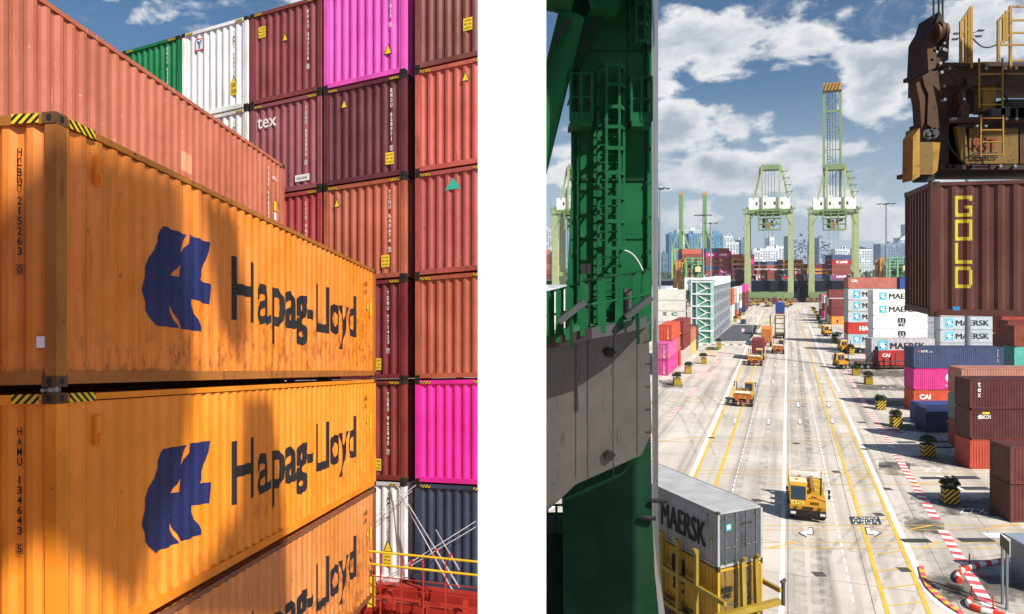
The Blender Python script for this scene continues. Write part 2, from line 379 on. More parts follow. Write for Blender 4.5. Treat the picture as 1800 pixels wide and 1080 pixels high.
def vletter(r, s, x, ztop, h, w, face='y0', m=None, step=None, drape=False, box_last=False):
    """characters stacked downwards, one mesh"""
    step = step or h * 1.25; V = []; Fs = []; z = ztop
    for ch in s:
        if ch != ' ':
            v, fs, (a, b, c, d) = text_geo(ch, .02); o = len(V); cw = w * (.35 if ch in '1I' else 1)
            V += [(x - cw / 2 + (p - a) / (c - a) * cw, z - h + (q - b) / (d - b) * h) for p, q in v]; Fs += [tuple(i + o for i in f) for f in fs]
        z -= step if ch != ' ' else step * .8
    if box_last:
        zc = z + step - h / 2; e = h * .62; t = h * .07; wx = w * .75
        for (x0, z0, x1, z1) in ((x - wx, zc - e, x + wx, zc - e + t), (x - wx, zc + e - t, x + wx, zc + e), (x - wx, zc - e + t, x - wx + t, zc + e - t), (x + wx - t, zc - e + t, x + wx, zc + e - t)):
            o = len(V); V += [(x0, z0), (x1, z0), (x1, z1), (x0, z1)]; Fs.append((o, o + 1, o + 2, o + 3))
    me = shape_mesh(V, Fs, face_fn(r, face, drape), drape); me.materials.append(m or WHITEP); return link('serial_number', me, r)
def rect(r, x0, z0, x1, z1, m, face='y0', name='sticker', out=.003, drape=False):
    me = shape_mesh([(x0, z0), (x1, z0), (x1, z1), (x0, z1)], [(0, 1, 2, 3)], face_fn(r, face, drape, out), drape, name); me.materials.append(m); return link(name, me, r)
def shape(r, pts, m, face='y0', name='emblem', out=.003, drape=False):
    b = bmesh.new(); f = b.faces.new([b.verts.new((x, z, 0)) for x, z in pts]); bmesh.ops.triangulate(b, faces=[f])
    b.verts.index_update(); v2 = [(v.co.x, v.co.y) for v in b.verts]; fs = [tuple(v.index for v in q.verts) for q in b.faces]; b.free()
    me = shape_mesh(v2, fs, face_fn(r, face, drape, out), drape, name); me.materials.append(m); return link(name, me, r)
def triangle(r, x, z, s, face='y0'):
    o = shape(r, [(x - s / 2, z), (x + s / 2, z), (x, z + s * 1.1)], BLACK, face, 'warning_sticker', .004)
    shape(r, [(x - s / 2 + .12 * s, z + .07 * s), (x + s / 2 - .12 * s, z + .07 * s), (x, z + s * .92)], YEL, face, 'warning_sticker', .006)
def hazard(r, x0, x1, z0=None, face='y0', w=.1):
    L, Wd, Hh = r['dims']; z0 = Hh - .11 if z0 is None else z0
    rect(r, x0, z0, x1, z0 + w, HAZ, face, 'hazard_strip', .034 if face == 'x0' else .006)
WHITEP = mat('#e6e4de', .6, 0, .12, '#8b857c', key='w'); BLACKP = mat('#141418', .6, 0, .08, '#5b3a18', key='b')
NAVY = mat('#0f1b50', .5, 0, .05, '#3a2a30', key='n'); YEL = flat('#e9c92c'); CYAN = flat('#4fb3d4'); BLUEP = flat('#1b3f8f')
# ================================================================= GROUND AND SETTING
def ground_mat():
    m = bpy.data.materials.new('concrete_pavement'); m.use_nodes = True; N = m.node_tree.nodes; L = m.node_tree.links; b = N['Principled BSDF']; b.inputs['Roughness'].default_value = .85
    tc = N.new('ShaderNodeTexCoord'); mp = N.new('ShaderNodeMapping'); mp.inputs['Rotation'].default_value = (0, 0, ANG); L.new(tc.outputs['Object'], mp.inputs[0])
    br = N.new('ShaderNodeTexBrick'); L.new(mp.outputs[0], br.inputs[0]); br.offset = 0
    br.inputs['Scale'].default_value = 1; br.inputs['Brick Width'].default_value = 4.6; br.inputs['Row Height'].default_value = 5.5; br.inputs['Mortar Size'].default_value = .035; br.inputs['Mortar Smooth'].default_value = .3
    br.inputs['Color1'].default_value = lin('#c3b9ac') + (1,); br.inputs['Color2'].default_value = lin('#cfc6ba') + (1,); br.inputs['Mortar'].default_value = lin('#7f776e') + (1,)
    n1 = N.new('ShaderNodeTexNoise'); n1.inputs['Scale'].default_value = .12; n1.inputs['Detail'].default_value = 9; n1.inputs['Roughness'].default_value = .62; L.new(mp.outputs[0], n1.inputs[0])
    r1 = N.new('ShaderNodeMapRange'); L.new(n1.outputs[0], r1.inputs[0]); r1.inputs[1].default_value = .3; r1.inputs[2].default_value = .7; r1.inputs[3].default_value = .74; r1.inputs[4].default_value = 1.08
    s1 = N.new('ShaderNodeVectorMath'); s1.operation = 'SCALE'; L.new(br.outputs[0], s1.inputs[0]); L.new(r1.outputs[0], s1.inputs['Scale'])
    # tyre tracks along the lane
    m2 = N.new('ShaderNodeMapping'); L.new(mp.outputs[0], m2.inputs[0]); m2.inputs['Scale'].default_value = (.9, .03, 1)
    n2 = N.new('ShaderNodeTexNoise'); n2.inputs['Scale'].default_value = 1; n2.inputs['Detail'].default_value = 7; L.new(m2.outputs[0], n2.inputs[0])
    r2 = N.new('ShaderNodeMapRange'); L.new(n2.outputs[0], r2.inputs[0]); r2.inputs[1].default_value = .47; r2.inputs[2].default_value = .72; r2.inputs[4].default_value = .7
    x2 = N.new('ShaderNodeMix'); x2.data_type = 'RGBA'; L.new(r2.outputs[0], x2.inputs[0]); L.new(s1.outputs[0], x2.inputs[6]); x2.inputs[7].default_value = lin('#7f776f') + (1,)
    n3 = N.new('ShaderNodeTexNoise'); n3.inputs['Scale'].default_value = .7; n3.inputs['Detail'].default_value = 10; n3.inputs['Roughness'].default_value = .7; L.new(mp.outputs[0], n3.inputs[0])
    r3 = N.new('ShaderNodeMapRange'); L.new(n3.outputs[0], r3.inputs[0]); r3.inputs[1].default_value = .62; r3.inputs[2].default_value = .74; r3.inputs[4].default_value = .5
    x3 = N.new('ShaderNodeMix'); x3.data_type = 'RGBA'; L.new(r3.outputs[0], x3.inputs[0]); L.new(x2.outputs[2], x3.inputs[6]); x3.inputs[7].default_value = lin('#5a534c') + (1,)
    L.new(x3.outputs[2], b.inputs['Base Color']); return m
def stain_mat():
    m = bpy.data.materials.new('oil_darkened_tarmac'); m.use_nodes = True; N = m.node_tree.nodes; L = m.node_tree.links; b = N['Principled BSDF']; b.inputs['Roughness'].default_value = .8
    tc = N.new('ShaderNodeTexCoord'); n = N.new('ShaderNodeTexNoise'); n.inputs['Scale'].default_value = .55; n.inputs['Detail'].default_value = 10; n.inputs['Roughness'].default_value = .7; L.new(tc.outputs['Object'], n.inputs[0])
    r = N.new('ShaderNodeValToRGB'); L.new(n.outputs[0], r.inputs[0]); e = r.color_ramp.elements; e[0].position = .35; e[0].color = lin('#4a4643') + (1,); e[1].position = .68; e[1].color = lin('#857d74') + (1,)
    L.new(r.outputs[0], b.inputs['Base Color'])
    sb = N.new('ShaderNodeVectorMath'); sb.operation = 'SUBTRACT'; L.new(tc.outputs['Generated'], sb.inputs[0]); sb.inputs[1].default_value = (.5, .5, 0)
    sx = N.new('ShaderNodeSeparateXYZ'); L.new(sb.outputs[0], sx.inputs[0])
    ab = [N.new('ShaderNodeMath') for _ in range(2)]
    for q, i in zip(ab, (0, 1)): q.operation = 'ABSOLUTE'; L.new(sx.outputs[i], q.inputs[0])
    mx = N.new('ShaderNodeMath'); mx.operation = 'MAXIMUM'; L.new(ab[0].outputs[0], mx.inputs[0]); L.new(ab[1].outputs[0], mx.inputs[1])
    ma = N.new('ShaderNodeMath'); ma.operation = 'MULTIPLY_ADD'; L.new(n.outputs[0], ma.inputs[0]); ma.inputs[1].default_value = .75; L.new(mx.outputs[0], ma.inputs[2])
    mr = N.new('ShaderNodeMapRange'); mr.interpolation_type = 'SMOOTHSTEP'; L.new(ma.outputs[0], mr.inputs[0]); mr.inputs[1].default_value = .48; mr.inputs[2].default_value = .70; mr.inputs[3].default_value = .85; mr.inputs[4].default_value = 0
    L.new(mr.outputs[0], b.inputs['Alpha']); return m
EDGE = F * H / (532 - HOR)                     # quay edge
gm = ground_mat()
yard = MB(); far = EDGE
yard.box(-1.0, -40, -5, 700, far, 0); yard.box(-420, 60, -5, -1.0, far, 0)
tag(yard.build('pavement', gm), kind='structure')
water = MB(); water.add([(-9000, -200, -3), (9000, -200, -3), (9000, 15000, -3), (-9000, 15000, -3)], [(0, 1, 2, 3)])
wm = mat('#2c4350', .12, 0, 0, key='water'); tag(water.build('water', wm), kind='structure')
shore = MB(); shore.box(-3000, 620, -4, 4000, 9000, .5)
tag(shore.build('far_shore_land', mat('#6c7466', .9, 0, .2, '#4a5440', scale=.01)), kind='structure')
# painted markings -------------------------------------------------
def strip(mb, a, b, w, z):
    a, b = G(*a), G(*b); d = (b - a).normalized(); n = Vector((-d.y, d.x, 0)) * w / 2
    mb.poly([(a + n).to_2d().to_3d() + Vector((0, 0, z)), (a - n).to_2d().to_3d() + Vector((0, 0, z)), (b - n).to_2d().to_3d() + Vector((0, 0, z)), (b + n).to_2d().to_3d() + Vector((0, 0, z))])
def dashes(mb, a, b, w, z, on, off):
    a, b = G(*a), G(*b); L_ = (b - a).length; d = (b - a).normalized(); n = Vector((-d.y, d.x, 0)) * w / 2; t = 0
    while t < L_:
        p, q = a + d * t, a + d * min(L_, t + on); mb.poly([Vector((v.x, v.y, z)) for v in (p + n, p - n, q - n, q + n)]); t += on + off
PAINTW = mat('#e9e7e2', .7, 0, .35, '#a59c90', key='pw', streak=False); PAINTY = mat('#dfb13c', .7, 0, .35, '#b9a888', key='py', streak=False); PAINTR = mat('#cf5a62', .7, 0, .35, '#b9a49c', key='pr', streak=False)
wmk, ymk, rmk = MB(), MB(), MB()
strip(wmk, (1384, 545), (1373, 1100), .3, .012)
for a, b, w in (((1341, 545), (1212, 845), .45), ((1212, 845), (1110, 1083), .45), ((1413, 545), (1449, 640), .3), ((1449, 640), (1476, 689), .38), ((1479, 704), (1585, 941), .42), ((1585, 941), (1622, 1022), .42)):
    strip(wmk, a, b, w, .012)
pr = [(1622, 1022), (1632, 1040), (1645, 1056), (1662, 1070), (1690, 1086)]
for a, b in zip(pr, pr[1:]): strip(wmk, a, b, .42, .012)
strip(wmk, (1479, 704), (1500, 701), .3, .012)
dashes(wmk, (1392, 545), (1501.7, 1068), .14, .012, .9, .6)
dashes(wmk, (1374, 545), (1234, 1060), .14, .012, .9, .6)
for a, b, w in (((1400, 545), (1430, 640), .2), ((1430, 640), (1443, 693), .26), ((1443, 693), (1492, 844), .22), ((1492, 844), (1562, 1084), .24), ((1449, 656), (1545, 868), .2), ((1545, 868), (1636, 1084), .24),
                ((1345, 545), (1279, 706), .22), ((1279, 706), (1216, 850), .28), ((1353, 560), (1303, 721), .22), ((1303, 721), (1253, 868), .28), ((1253, 868), (1180, 1083), .28)):
    strip(ymk, a, b, w, .016)
for i in range(15):                               # rungs of the ladder marking
    t = i / 14; y = 716 + 345 * t ** 1.25
    strip(ymk, (1443 + (y - 693) * .3045 + 2, y + 5), (1449 + (y - 656) * .445 - 2, y - 3), .1, .02)
for y in (612, 640, 668, 697, 706, 769, 777, 827, 833, 852, 924, 932, 954, 964):
    strip(ymk, (1158 if y < 850 else 1340, y), (1800 if y > 800 else 1640, y), .08 + .03 * random.random(), .02)
for x0, y0, x1, y1 in ((1150, 777, 1230, 769), (1350, 964, 1400, 954), (1600, 931, 1640, 924), (1620, 964, 1650, 954), (1730, 931, 1790, 921), (1500, 845, 1540, 838), (1380, 706, 1440, 698), (1600, 852, 1660, 846), (1200, 706, 1250, 698)):
    strip(ymk, (x0, y0), (x1, y1), .14, .024)
a, b = G(1485, 652), G(1746, 1078); d = (b - a).normalized(); n = RT; Lz = (b - a).length; k = 0; t = 0
while t < Lz:                                     # red and white walkway bars
    seg = .62; p, q = a + d * t, a + d * (t + seg); px = t / Lz
    gap = any(lo < t < hi for lo, hi in ((.19 * Lz, .22 * Lz), (.385 * Lz, .41 * Lz), (.60 * Lz, .63 * Lz), (.84 * Lz, .86 * Lz)))
    if not gap: (wmk if k % 2 else rmk).poly([Vector((v.x, v.y, .012)) for v in (p - n * .34, p + n * .34, q + n * .34, q - n * .34)])
    t += seg; k += 1
a, b = G(1277, 618), G(1120, 800); d = (b - a).normalized(); Lz = (b - a).length; t = 0; k = 0
while t < Lz:
    p, q = a + d * t, a + d * (t + .5)
    if int(t / 9) % 2 == 0: (wmk if k % 2 else rmk).poly([Vector((v.x, v.y, .028)) for v in (p - n * .4, p + n * .4, q + n * .4, q - n * .4)])
    t += .5; k += 1
a, b = G(950, 980), G(1000, 900); d = (b - a).normalized(); Lz = (b - a).length
for k in range(int(Lz / .6)):
    p, q = a + d * .6 * k, a + d * .6 * (k + 1); (wmk if k % 2 else rmk).poly([Vector((v.x, v.y, .012)) for v in (p - n * .6, p + n * .6, q + n * .6, q - n * .6)])
kp = [(1619, 998), (1623, 1016), (1632, 1034), (1648, 1050), (1668, 1066), (1690, 1080)]
def gground(mb, s, px, py, wm_, dm, z, rot=0.0, bold=.0):
    """painted words on the ground: centre px,py, size in metres; rot turns them on the ground"""
    v, fs, (x0, y0, x1, y1) = text_geo(s, bold); c = G(px, py); cs, sn = math.cos(rot), math.sin(rot)
    out = []
    for p, q in v:
        lx = ((p - x0) / (x1 - x0) - .5) * wm_; ly = ((q - y0) / (y1 - y0) - .5) * dm
        lx, ly = lx * cs - ly * sn, lx * sn + ly * cs
        w = c + Vector((1, 0, 0)) * lx + U * ly; out.append((w.x, w.y, z))
    mb.add(out, fs)
def arrow(mb, bk, px, py, pts, sx, sy, z):
    c = G(px, py)
    for m_, g, zz in ((bk, 1.22, z - .004), (mb, 1.0, z)):
        cx = sum(p[0] for p in pts) / len(pts); cy = sum(p[1] for p in pts) / len(pts)
        m_.poly([(lambda w: (w.x, w.y, zz))(c + Vector((1, 0, 0)) * (cx + (x - cx) * g) * sx + U * (cy + (y - cy) * g) * sy) for x, y in pts])
bk = MB(); txt = MB()
c0 = [G(1493, 909), G(1545, 909), G(1550, 923), G(1497, 923)]
bk.poly([(v.x, v.y, .026) for v in c0])
for s, y, wd in (('ONLY', 912, 1.9), ('TURN', 916.2, 1.9), ('LEFT', 920.8, 2.0)): gground(txt, s, 1521, y, wd, .42, .034, math.pi)
turn = [(.25, 1.0), (-.12, 1.0), (-.12, .35), (-.35, .35), (-.35, .7), (-1.0, .05), (-.35, -.6), (-.35, -.15), (.25, -.15)]
arrow(txt, bk, 1424, 938, turn, .75, 1.1, .034); arrow(txt, bk, 1529, 938, [(-x, y) for x, y in turn], .75, 1.1, .034)
up = [(-.12, -1), (.12, -1), (.12, .2), (.4, .2), (0, 1), (-.4, .2), (-.12, .2)]; dn = [(x, -y) for x, y in up]
for px, py, a in ((1351, 741, up), (1406, 741, dn), (1463, 740, dn), (1292, 740, up), (1403, 712, dn), (1456, 712, dn), (1359, 671, up), (1400, 671, dn), (1443, 671, dn), (1363, 642, up), (1397, 642, dn), (1367, 622, up), (1394, 622, dn)):
    arrow(txt, bk, px, py, a, .85, 1.6 + (760 - py) * .012, .034)
gground(txt, 'XZZ', 1709, 899, 2.3, 1.2, .034, math.pi)
for px, py, s in ((1640, 827, 'ZZ'), (1600, 762, 'YZ'), (1580, 716, 'XY'), (1560, 682, 'YY')): gground(txt, s, px, py, 2.2, 1.3, .034, math.pi)
for px, py, w in ((1610, 951, 2.0), (1716, 950, 2.4), (1637, 841, 1.9), (1593, 778, 2.0), (1557, 820, 1.2), (1515, 743, 1.0), (1660, 777, 3), (1670, 787, 3)):
    c = G(px, py); bk.box(c.x - w / 2, c.y - .35, .02, c.x + w / 2, c.y + .35, .03)
for px, py in ((1686, 840), (1702, 859), (1780, 942), (1617, 738), (1628, 747)):
    c = G(px, py); txt.box(c.x - 2.0, c.y - .45, .026, c.x - .6, c.y + .45, .03); bk.box(c.x - .5, c.y - .45, .026, c.x + 1.8, c.y + .45, .03)
tag(wmk.build('white_road_marking', PAINTW, fix=False), kind='structure'); tag(ymk.build('yellow_road_marking', PAINTY, fix=False), kind='structure'); tag(rmk.build('red_road_marking', PAINTR, fix=False), kind='structure')
tag(bk.build('black_road_marking', mat('#3a3c42', .8, 0, .2, '#77706a', key='bk'), fix=False), kind='structure'); tag(txt.build('painted_road_lettering', PAINTW, fix=False), kind='structure')
STM = stain_mat()
for q in ((1600, 862, 1830, 922), (1590, 792, 1740, 832), (1540, 740, 1650, 768), (1570, 708, 1710, 726), (1510, 700, 1630, 720), (1480, 672, 1610, 692), (1480, 646, 1620, 670), (1460, 627, 1560, 642), (1620, 990, 1820, 1080), (1625, 1020, 1720, 1050), (1545, 800, 1600, 845), (1590, 900, 1660, 950), (1158, 662, 1200, 690)):
    x0, y0, x1, y1 = q; c = [G(x0, y1), G(x1, y1), G(x1, y0), G(x0, y0)]; b = MB(); b.poly([(v.x, v.y, .007) for v in c])
    tag(b.build('stained_tarmac', STM, fix=False), kind='structure')
pk = MB(); pk.poly([(lambda v: (v.x, v.y, .012))(G(*p)) for p in ((1254, 600), (1317, 600), (1338, 572), (1288, 571))])
tag(pk.build('parking_bay_asphalt', mat('#4b4d52', .85, 0, .15, '#6a6a6a', key='pk')), kind='structure')
kb = MB()
for a, b in (((1220, 607), (1312, 607)), ((1312, 607), (1340, 571))):
    a, b = G(*a), G(*b); kb.bar(a + Vector((0, 0, .07)), b + Vector((0, 0, .07)), .3, .14)
tag(kb.build('kerb', stripes('kerb_stripes', '#e6e4df', '#22211f', 2.2, (1, .3, 0))), kind='structure')
kc = MB()
for i, (a, b) in enumerate(zip(kp, kp[1:])):
    a, b = G(*a), G(*b)
    for j in range(3):
        p, q = a.lerp(b, j / 3), a.lerp(b, (j + 1) / 3); kc.cur = (3 * i + j) % 2; kc.bar(p + Vector((0, 0, .06)), q + Vector((0, 0, .06)), .3, .12)
tag(kc.build('curved_kerb', [PAINTR, PAINTY]), kind='structure')
# ================================================================= THE SHIP'S CONTAINER STACKS
# the ship lies trimmed: its deck falls 8 degrees along the bay while the posts stay plumb
TX, TY = .0209, -.1425
def trim_z(x, y): return TX * x + TY * y
def trimmed(r):
    """lay a thing on the ship's sloping deck"""
    rz = r.rotation_euler.z; M = Matrix.Rotation(rz, 3, 'Z'); S3 = Matrix(((1, 0, 0), (0, 1, 0), (TX, TY, 1))); K = (M.inverted() @ S3 @ M).to_4x4()
    r.location.z += trim_z(r.location.x, r.location.y)
    def go(o):
        if o.type == 'MESH':
            k = ('trim', o.data.name, round(rz, 4))
            if k not in CM:
                me = o.data.copy(); me.transform(K); me.update(); CM[k] = me
            ml = [(s.link, s.material) for s in o.material_slots]; o.data = CM[k]
            for s, (lk, m_) in zip(o.material_slots, ml):
                s.link = lk
                if lk == 'OBJECT': s.material = m_
        for c in o.children: go(c)
    go(r); return r
A0 = Vector((-4.79, 7.65)); D1 = Vector((116, 1280)).normalized(); TH = math.atan2(D1.y, D1.x); LFT = Vector((-D1.y, D1.x))
ORH = 2.9; TOP = 2.83
def orange_local(px, py, tier=0):
    """photograph point on the long face -> (x along the face, z above the container's base)"""
    k = (px - 900) / F; s = (A0.x - k * A0.y) / (k * D1.y - D1.x); X, Y = A0.x + D1.x * s, A0.y + D1.y * s
    return s, -(py - HOR) / F * Y - trim_z(X, Y) - (TOP - ORH - 2.96 * tier)
LOGO = [(582, 498), (662, 485), (650, 530), (638, 600), (610, 655), (632, 650), (640, 570), (668, 510), (670, 480), (742, 470), (730, 540), (706, 620), (746, 615), (738, 690), (676, 700), (692, 745), (717, 797), (640, 827), (612, 770), (595, 728), (606, 780), (632, 830), (548, 865), (520, 820), (500, 765), (520, 680), (555, 570)]
LOGO = [orange_local(x / 2, 540 + y / 2, 1) for x, y in LOGO]
xa, za = orange_local(411, 537); xb, zb = orange_local(627, 593); _, zt = orange_local(411, 467)
def orange(tier, label, hexs, serial, wear, frame=None):
    loc = (A0.x, A0.y, H + TOP - ORH - 2.96 * tier)
    r = container(label, hexs, loc, TH, 12.19, 2.44, ORH, 2, None, 'orange containers stacked beside the ship bay', wear, frame=frame, wc='#6a3c12', cast='#5c4128')
    v, fs, bb = text_geo('H', .022)
    t = text_geo('Hapag-Lloyd', .022); tb = t[2]; hb = bb
    sx = (xb - xa) / (tb[2] - tb[0]); zz = .98 if tier else .98; sy = 1.02 / (hb[3] - hb[1])
    v2 = [(xa + (p - tb[0]) * sx, zz + (q - hb[1]) * sy) for p, q in t[0]]
    me = shape_mesh(v2, t[1], face_fn(r, 'y0', True, .003), True, 'lettering'); me.materials.append(BLACKP); link('lettering', me, r)
    shape(r, LOGO, NAVY, name='emblem', out=.003, drape=True)
    vletter(r, serial, 2.01, ORH - .36, .085, .055, 'x0', BLACKP, .107, box_last=True)
    hazard(r, .2, .62); hazard(r, .18, .75, face='x0'); hazard(r, 2.44 - .5, 2.44 - .19, face='x0')
    letter(r, '45G1', 11.1, ORH - .55, .11, m=BLACKP, drape=False); letter(r, '5G', 11.1, ORH - .75, .11, m=BLACKP)
    triangle(r, 11.35, ORH - 1.15, .2); rect(r, 11.6, ORH - 1.3, 11.72, ORH - .95, YEL)
    b = MB(); b.box(.62, -.02, ORH - .62, .7, .02, ORH - .28); b.box(.64, -.05, ORH - .6, .68, -.02, ORH - .5); b.build('bracket', mat(hexs, .6, 0, .4, '#4a2813', key='frame', vary=.25), r)
    rect(r, 2.2, .42, 2.31, .54, WHITEP, 'x0')
    return trimmed(r)
orange(0, 'weathered orange container with HLBU serial, topmost of the orange stack', '#d4760f', 'HLBU 215263 0', .42, '#9a5f20')
orange(1, 'clean orange container with HAMU serial, second from top of the orange stack', '#e08212', 'HAMU 134643 5', .2)
orange(2, 'faded orange container with brown rusty top rail, third from top of the orange stack', '#c4762f', 'HLBU 221746 8', .45, '#7a4a30')
# twist locks between the orange boxes
for k, (t, y) in enumerate(((0, 0), (0, 2.26), (12.0, 0), (0, 0), (12.0, 0))):
    tier = 0 if k < 3 else 1
    p = A0 + D1 * (t + .09) + LFT * (y + .09); z = H + TOP - ORH - 2.96 * tier
    o = empty('twist_lock', (p.x, p.y, z - .06), TH, ['twist lock at the near post between first and second orange boxes', 'twist lock at the inner near corner between first and second orange boxes', 'twist lock at the far post between first and second orange boxes', 'twist lock at the near post between second and third orange boxes', 'twist lock at the far post between second and third orange boxes'][k], 'twist lock', 'twist locks under the orange containers')
    b = MB(); b.tube((0, 0, -.02), (0, 0, .08), .05).box(-.12, -.03, .01, .06, .03, .05); b.build('lock_body', STEEL, o)
    b = MB(); b.tube((-.12, 0, .03), (-.2, -.02, .03), .02); b.build('lock_handle', STEEL, o); trimmed(o)
# the salmon container on the next row, one tier up
for tier, hexs, lab in ((-1, '#a8624b', 'long salmon pink dented container rising behind the orange stack'),):
    p = A0 + LFT * 2.56
    r = container(lab, hexs, (p.x, p.y, H + TOP - ORH - 2.96 * tier), TH, 12.19, 2.44, 2.9, 2, None, None, .25, wc='#e0b09a', cast='#6a4a38')
    letter(r, '45G1', 11.35, 2.3, .1, m=WHITEP); vletter(r, 'TGHU 498305 0', 11.1, 2.55, .1, .06, 'y0', WHITEP, .13); rect(r, 11.45, 1.5, 11.6, 1.75, YEL); rect(r, 11.45, 1.25, 11.6, 1.45, WHITEP); rect(r, 7.0, 1.35, 7.35, 1.75, mat('#c98a6a', .6, 0, .3, '#a8624b', key='patch'), drape=True)
    trimmed(r)
for tier, lab in ((0, 'maroon container low under the salmon container'), (1, 'second maroon container low under the salmon container'), (2, 'lowest maroon container under the salmon container')):
    p = A0 + LFT * 2.56; trimmed(container(lab, '#7a3b34', (p.x, p.y, H + TOP + .05 - 2.6 * (tier + 1)), TH, Hh=2.58, lod=1))
# the wall of container ends -------------------------------------
E0 = Vector((-2.787, 20.5)); E1 = Vector((2850, -1280)).normalized(); TB = math.atan2(E1.y, E1.x)
def col_s(px): k = (px - 900) / F; return (k * E0.y - E0.x) / (E1.x - k * E1.y)
def hh(px, py):
    s = col_s(px); X, Y = E0.x + E1.x * s, E0.y + E1.y * s; return -(py - HOR) / F * Y - trim_z(X, Y)
TT = [hh(726, 125) + 2.9 * (1 - i) for i in range(8)]     # top of tier i (0 = highest)
colx = {'right': (col_s(729), 3.02), 'mid': (col_s(567) + .03, col_s(711) - col_s(567) - .03), 'third': (col_s(438) + .03, col_s(564) - col_s(438) - .03), 'white': (col_s(318) + .03, col_s(435) - col_s(318) - .03), 'green': (col_s(214) + .03, col_s(315) - col_s(214) - .03), 'last': (col_s(214) - 3.0, 2.95)}
def endbox(col, tier, label, hexs, serial=None, sc='w', warn=(), caution=None, hz=True, wear=.3, L=6.06, extra=None, top=None, lod=2, sp=(.79, .12)):
    s0, wd = colx[col]
    if col == 'right': L = 2.6; wd = 2.35
    p = E0 + E1 * s0; pitch = 2.9; hgt = 2.885
    # long axis runs away from the viewer; the container's x0 end is the one seen
    q = p + E1 * wd
    r = container(label, hexs, (q.x, q.y, H + TT[tier] - hgt), TB + math.pi / 2, L, wd, hgt, lod, None, None, wear, cast='#2f2621')
    m = WHITEP if sc == 'w' else BLACKP
    if serial: vletter(r, serial, wd * sp[0], hgt * (1 - sp[1]), .115, .07, 'x0', m, .142, box_last=True)
    for x, z, s in warn: triangle(r, wd * x, hgt * z, s, 'x0')
    if caution:
        x, z = caution; x *= wd; z *= hgt; rect(r, x, z, x + .28, z + .34, YEL, 'x0')
        for i, t in enumerate(('CAUTION', "9'6", 'HIGH')): letter(r, t, x + .03, z + .24 - .1 * i, .055, .22, 'x0', BLACKP, out=.006, bold=0)
    if hz: hazard(r, .2, .5, face='x0', w=.07); hazard(r, wd - .5, wd - .2, face='x0', w=.07)
    if extra: extra(r, wd, hgt)
    trimmed(r); return r
def ex_tex(r, w, h): letter(r, 'tex', w * .1, h * .74, .34, .78, 'x0', WHITEP, bold=.012); rect(r, w * .64, h * .1, w * .84, h * .17, WHITEP, 'x0'); letter(r, 'CAUTION', w * .66, h * .12, .07, .4, 'x0', BLACKP, out=.006)
def ex_white(r, w, h):
    rect(r, w * .2, h * .76, w * .34, h * .9, flat('#c4313b'), 'x0', 'emblem'); rect(r, w * .215, h * .775, w * .325, h * .885, WHITEP, 'x0', 'emblem', .006)
    letter(r, 'Y', w * .225, h * .785, .26, .26, 'x0', flat('#3a64b0'), out=.009, bold=.06, name='emblem'); letter(r, 'CAUTION', w * .76, h * .2, .05, .2, 'x0', BLACKP, out=.006)
def ex_red(r, w, h): shape(r, [(w * .4, h * .8), (w * .62, h * .8), (w * .56, h * .86), (w * .52, h * .91), (w * .47, h * .86)], flat('#2fae9a'), 'x0', 'sticker')
def ex_caiu(r, w, h): pass
endbox('last', 0, 'brown container end at the far left edge of the top tier', '#7a3a2c', None, L=6.06, lod=1)
endbox('green', 0, 'green container end on the top tier beside the white one', '#0d7440', 'EMCU 521042 8', hz=True, sp=(.79, .1))
endbox('white', 0, 'bright white container end with small red square logo on the top tier', '#e8e8e4', 'YMMU 668906 5', 'b', [(.79, .29, .26)], (.74, .17), extra=ex_white, wear=.12, sp=(.79, .12))
endbox('white', 1, 'white container end directly below the one with the red logo', '#dedbd2', 'YMMU 677405 1', 'b', [(.5, .8, .2)], wear=.3)
endbox('third', 0, 'dark red container end with yellow caution sticker on the top tier beside pink', '#7e3837', 'FFAU 397116 0', warn=[(.5, .62, .24)], caution=(.12, .72), sp=(.82, .12))
endbox('third', 1, 'dusty maroon container end lettered tex', '#8a4a4d', 'TGHU 652856 0', extra=ex_tex, wear=.3)
endbox('third', 2, 'bright red container end below the tex container, half hidden by orange', '#a03a3c', 'CAIU 982815 3')
endbox('third', 3, 'maroon container end behind the far corner of the orange stack', '#6a2c2c', None)
endbox('third', 4, 'dark brown container end low behind the orange stack', '#5c2a24', None)
endbox('mid', 0, 'pink container end on the top tier with black arrow and warning triangle', '#df55b4', 'ONEU 247815 0', warn=[(.8, .22, .28)], wear=.12, sp=(.83, -.1))
endbox('mid', 1, 'dark maroon container end with BMOU serial and yellow sticker', '#5e2a32', 'BMOU 628971 5', warn=[(.26, .78, .24)], caution=(.77, .13), sp=(.84, .12))
endbox('mid', 2, 'rusty orange brown container end with TCNU serial and yellow sticker', '#a65a42', 'TCNU 640674 2', warn=[(.17, .78, .24)], caution=(.72, .12), sp=(.82, .12))
endbox('mid', 3, 'maroon container end with TEMU serial, fourth tier beside the orange stack', '#71262a', 'TEMU 771423 7', caution=(.62, .1), sp=(.8, .12))
endbox('mid', 4, 'brown container end with TGBU serial, fifth tier beside the orange stack', '#7a2f27', 'TGBU 962845 7', caution=(.62, .1), sp=(.8, .12))
endbox('mid', 5, 'dirty white container end with black YMMU serial behind lashing rods', '#d9d9d6', 'YMMU 672059 9', 'b', warn=[(.8, .3, .34)], caution=(.74, .16), wear=.2, sp=(.8, .1), L=12.19)
endbox('right', 0, 'rusty brown container end at the top of the right hand column', '#7c453c', None, caution=(.65, .27), wear=.4)
endbox('right', 1, 'coral red container end with warning triangle and scraped patch', '#b85a4c', None, warn=[(.68, .8, .26)], caution=(.95, .28))
endbox('right', 2, 'red container end with torn turquoise sticker', '#a24e49', None, extra=ex_red, wear=.35)
endbox('right', 3, 'plain terracotta container end in the column next to the white column', '#a0563f', None, wear=.25)
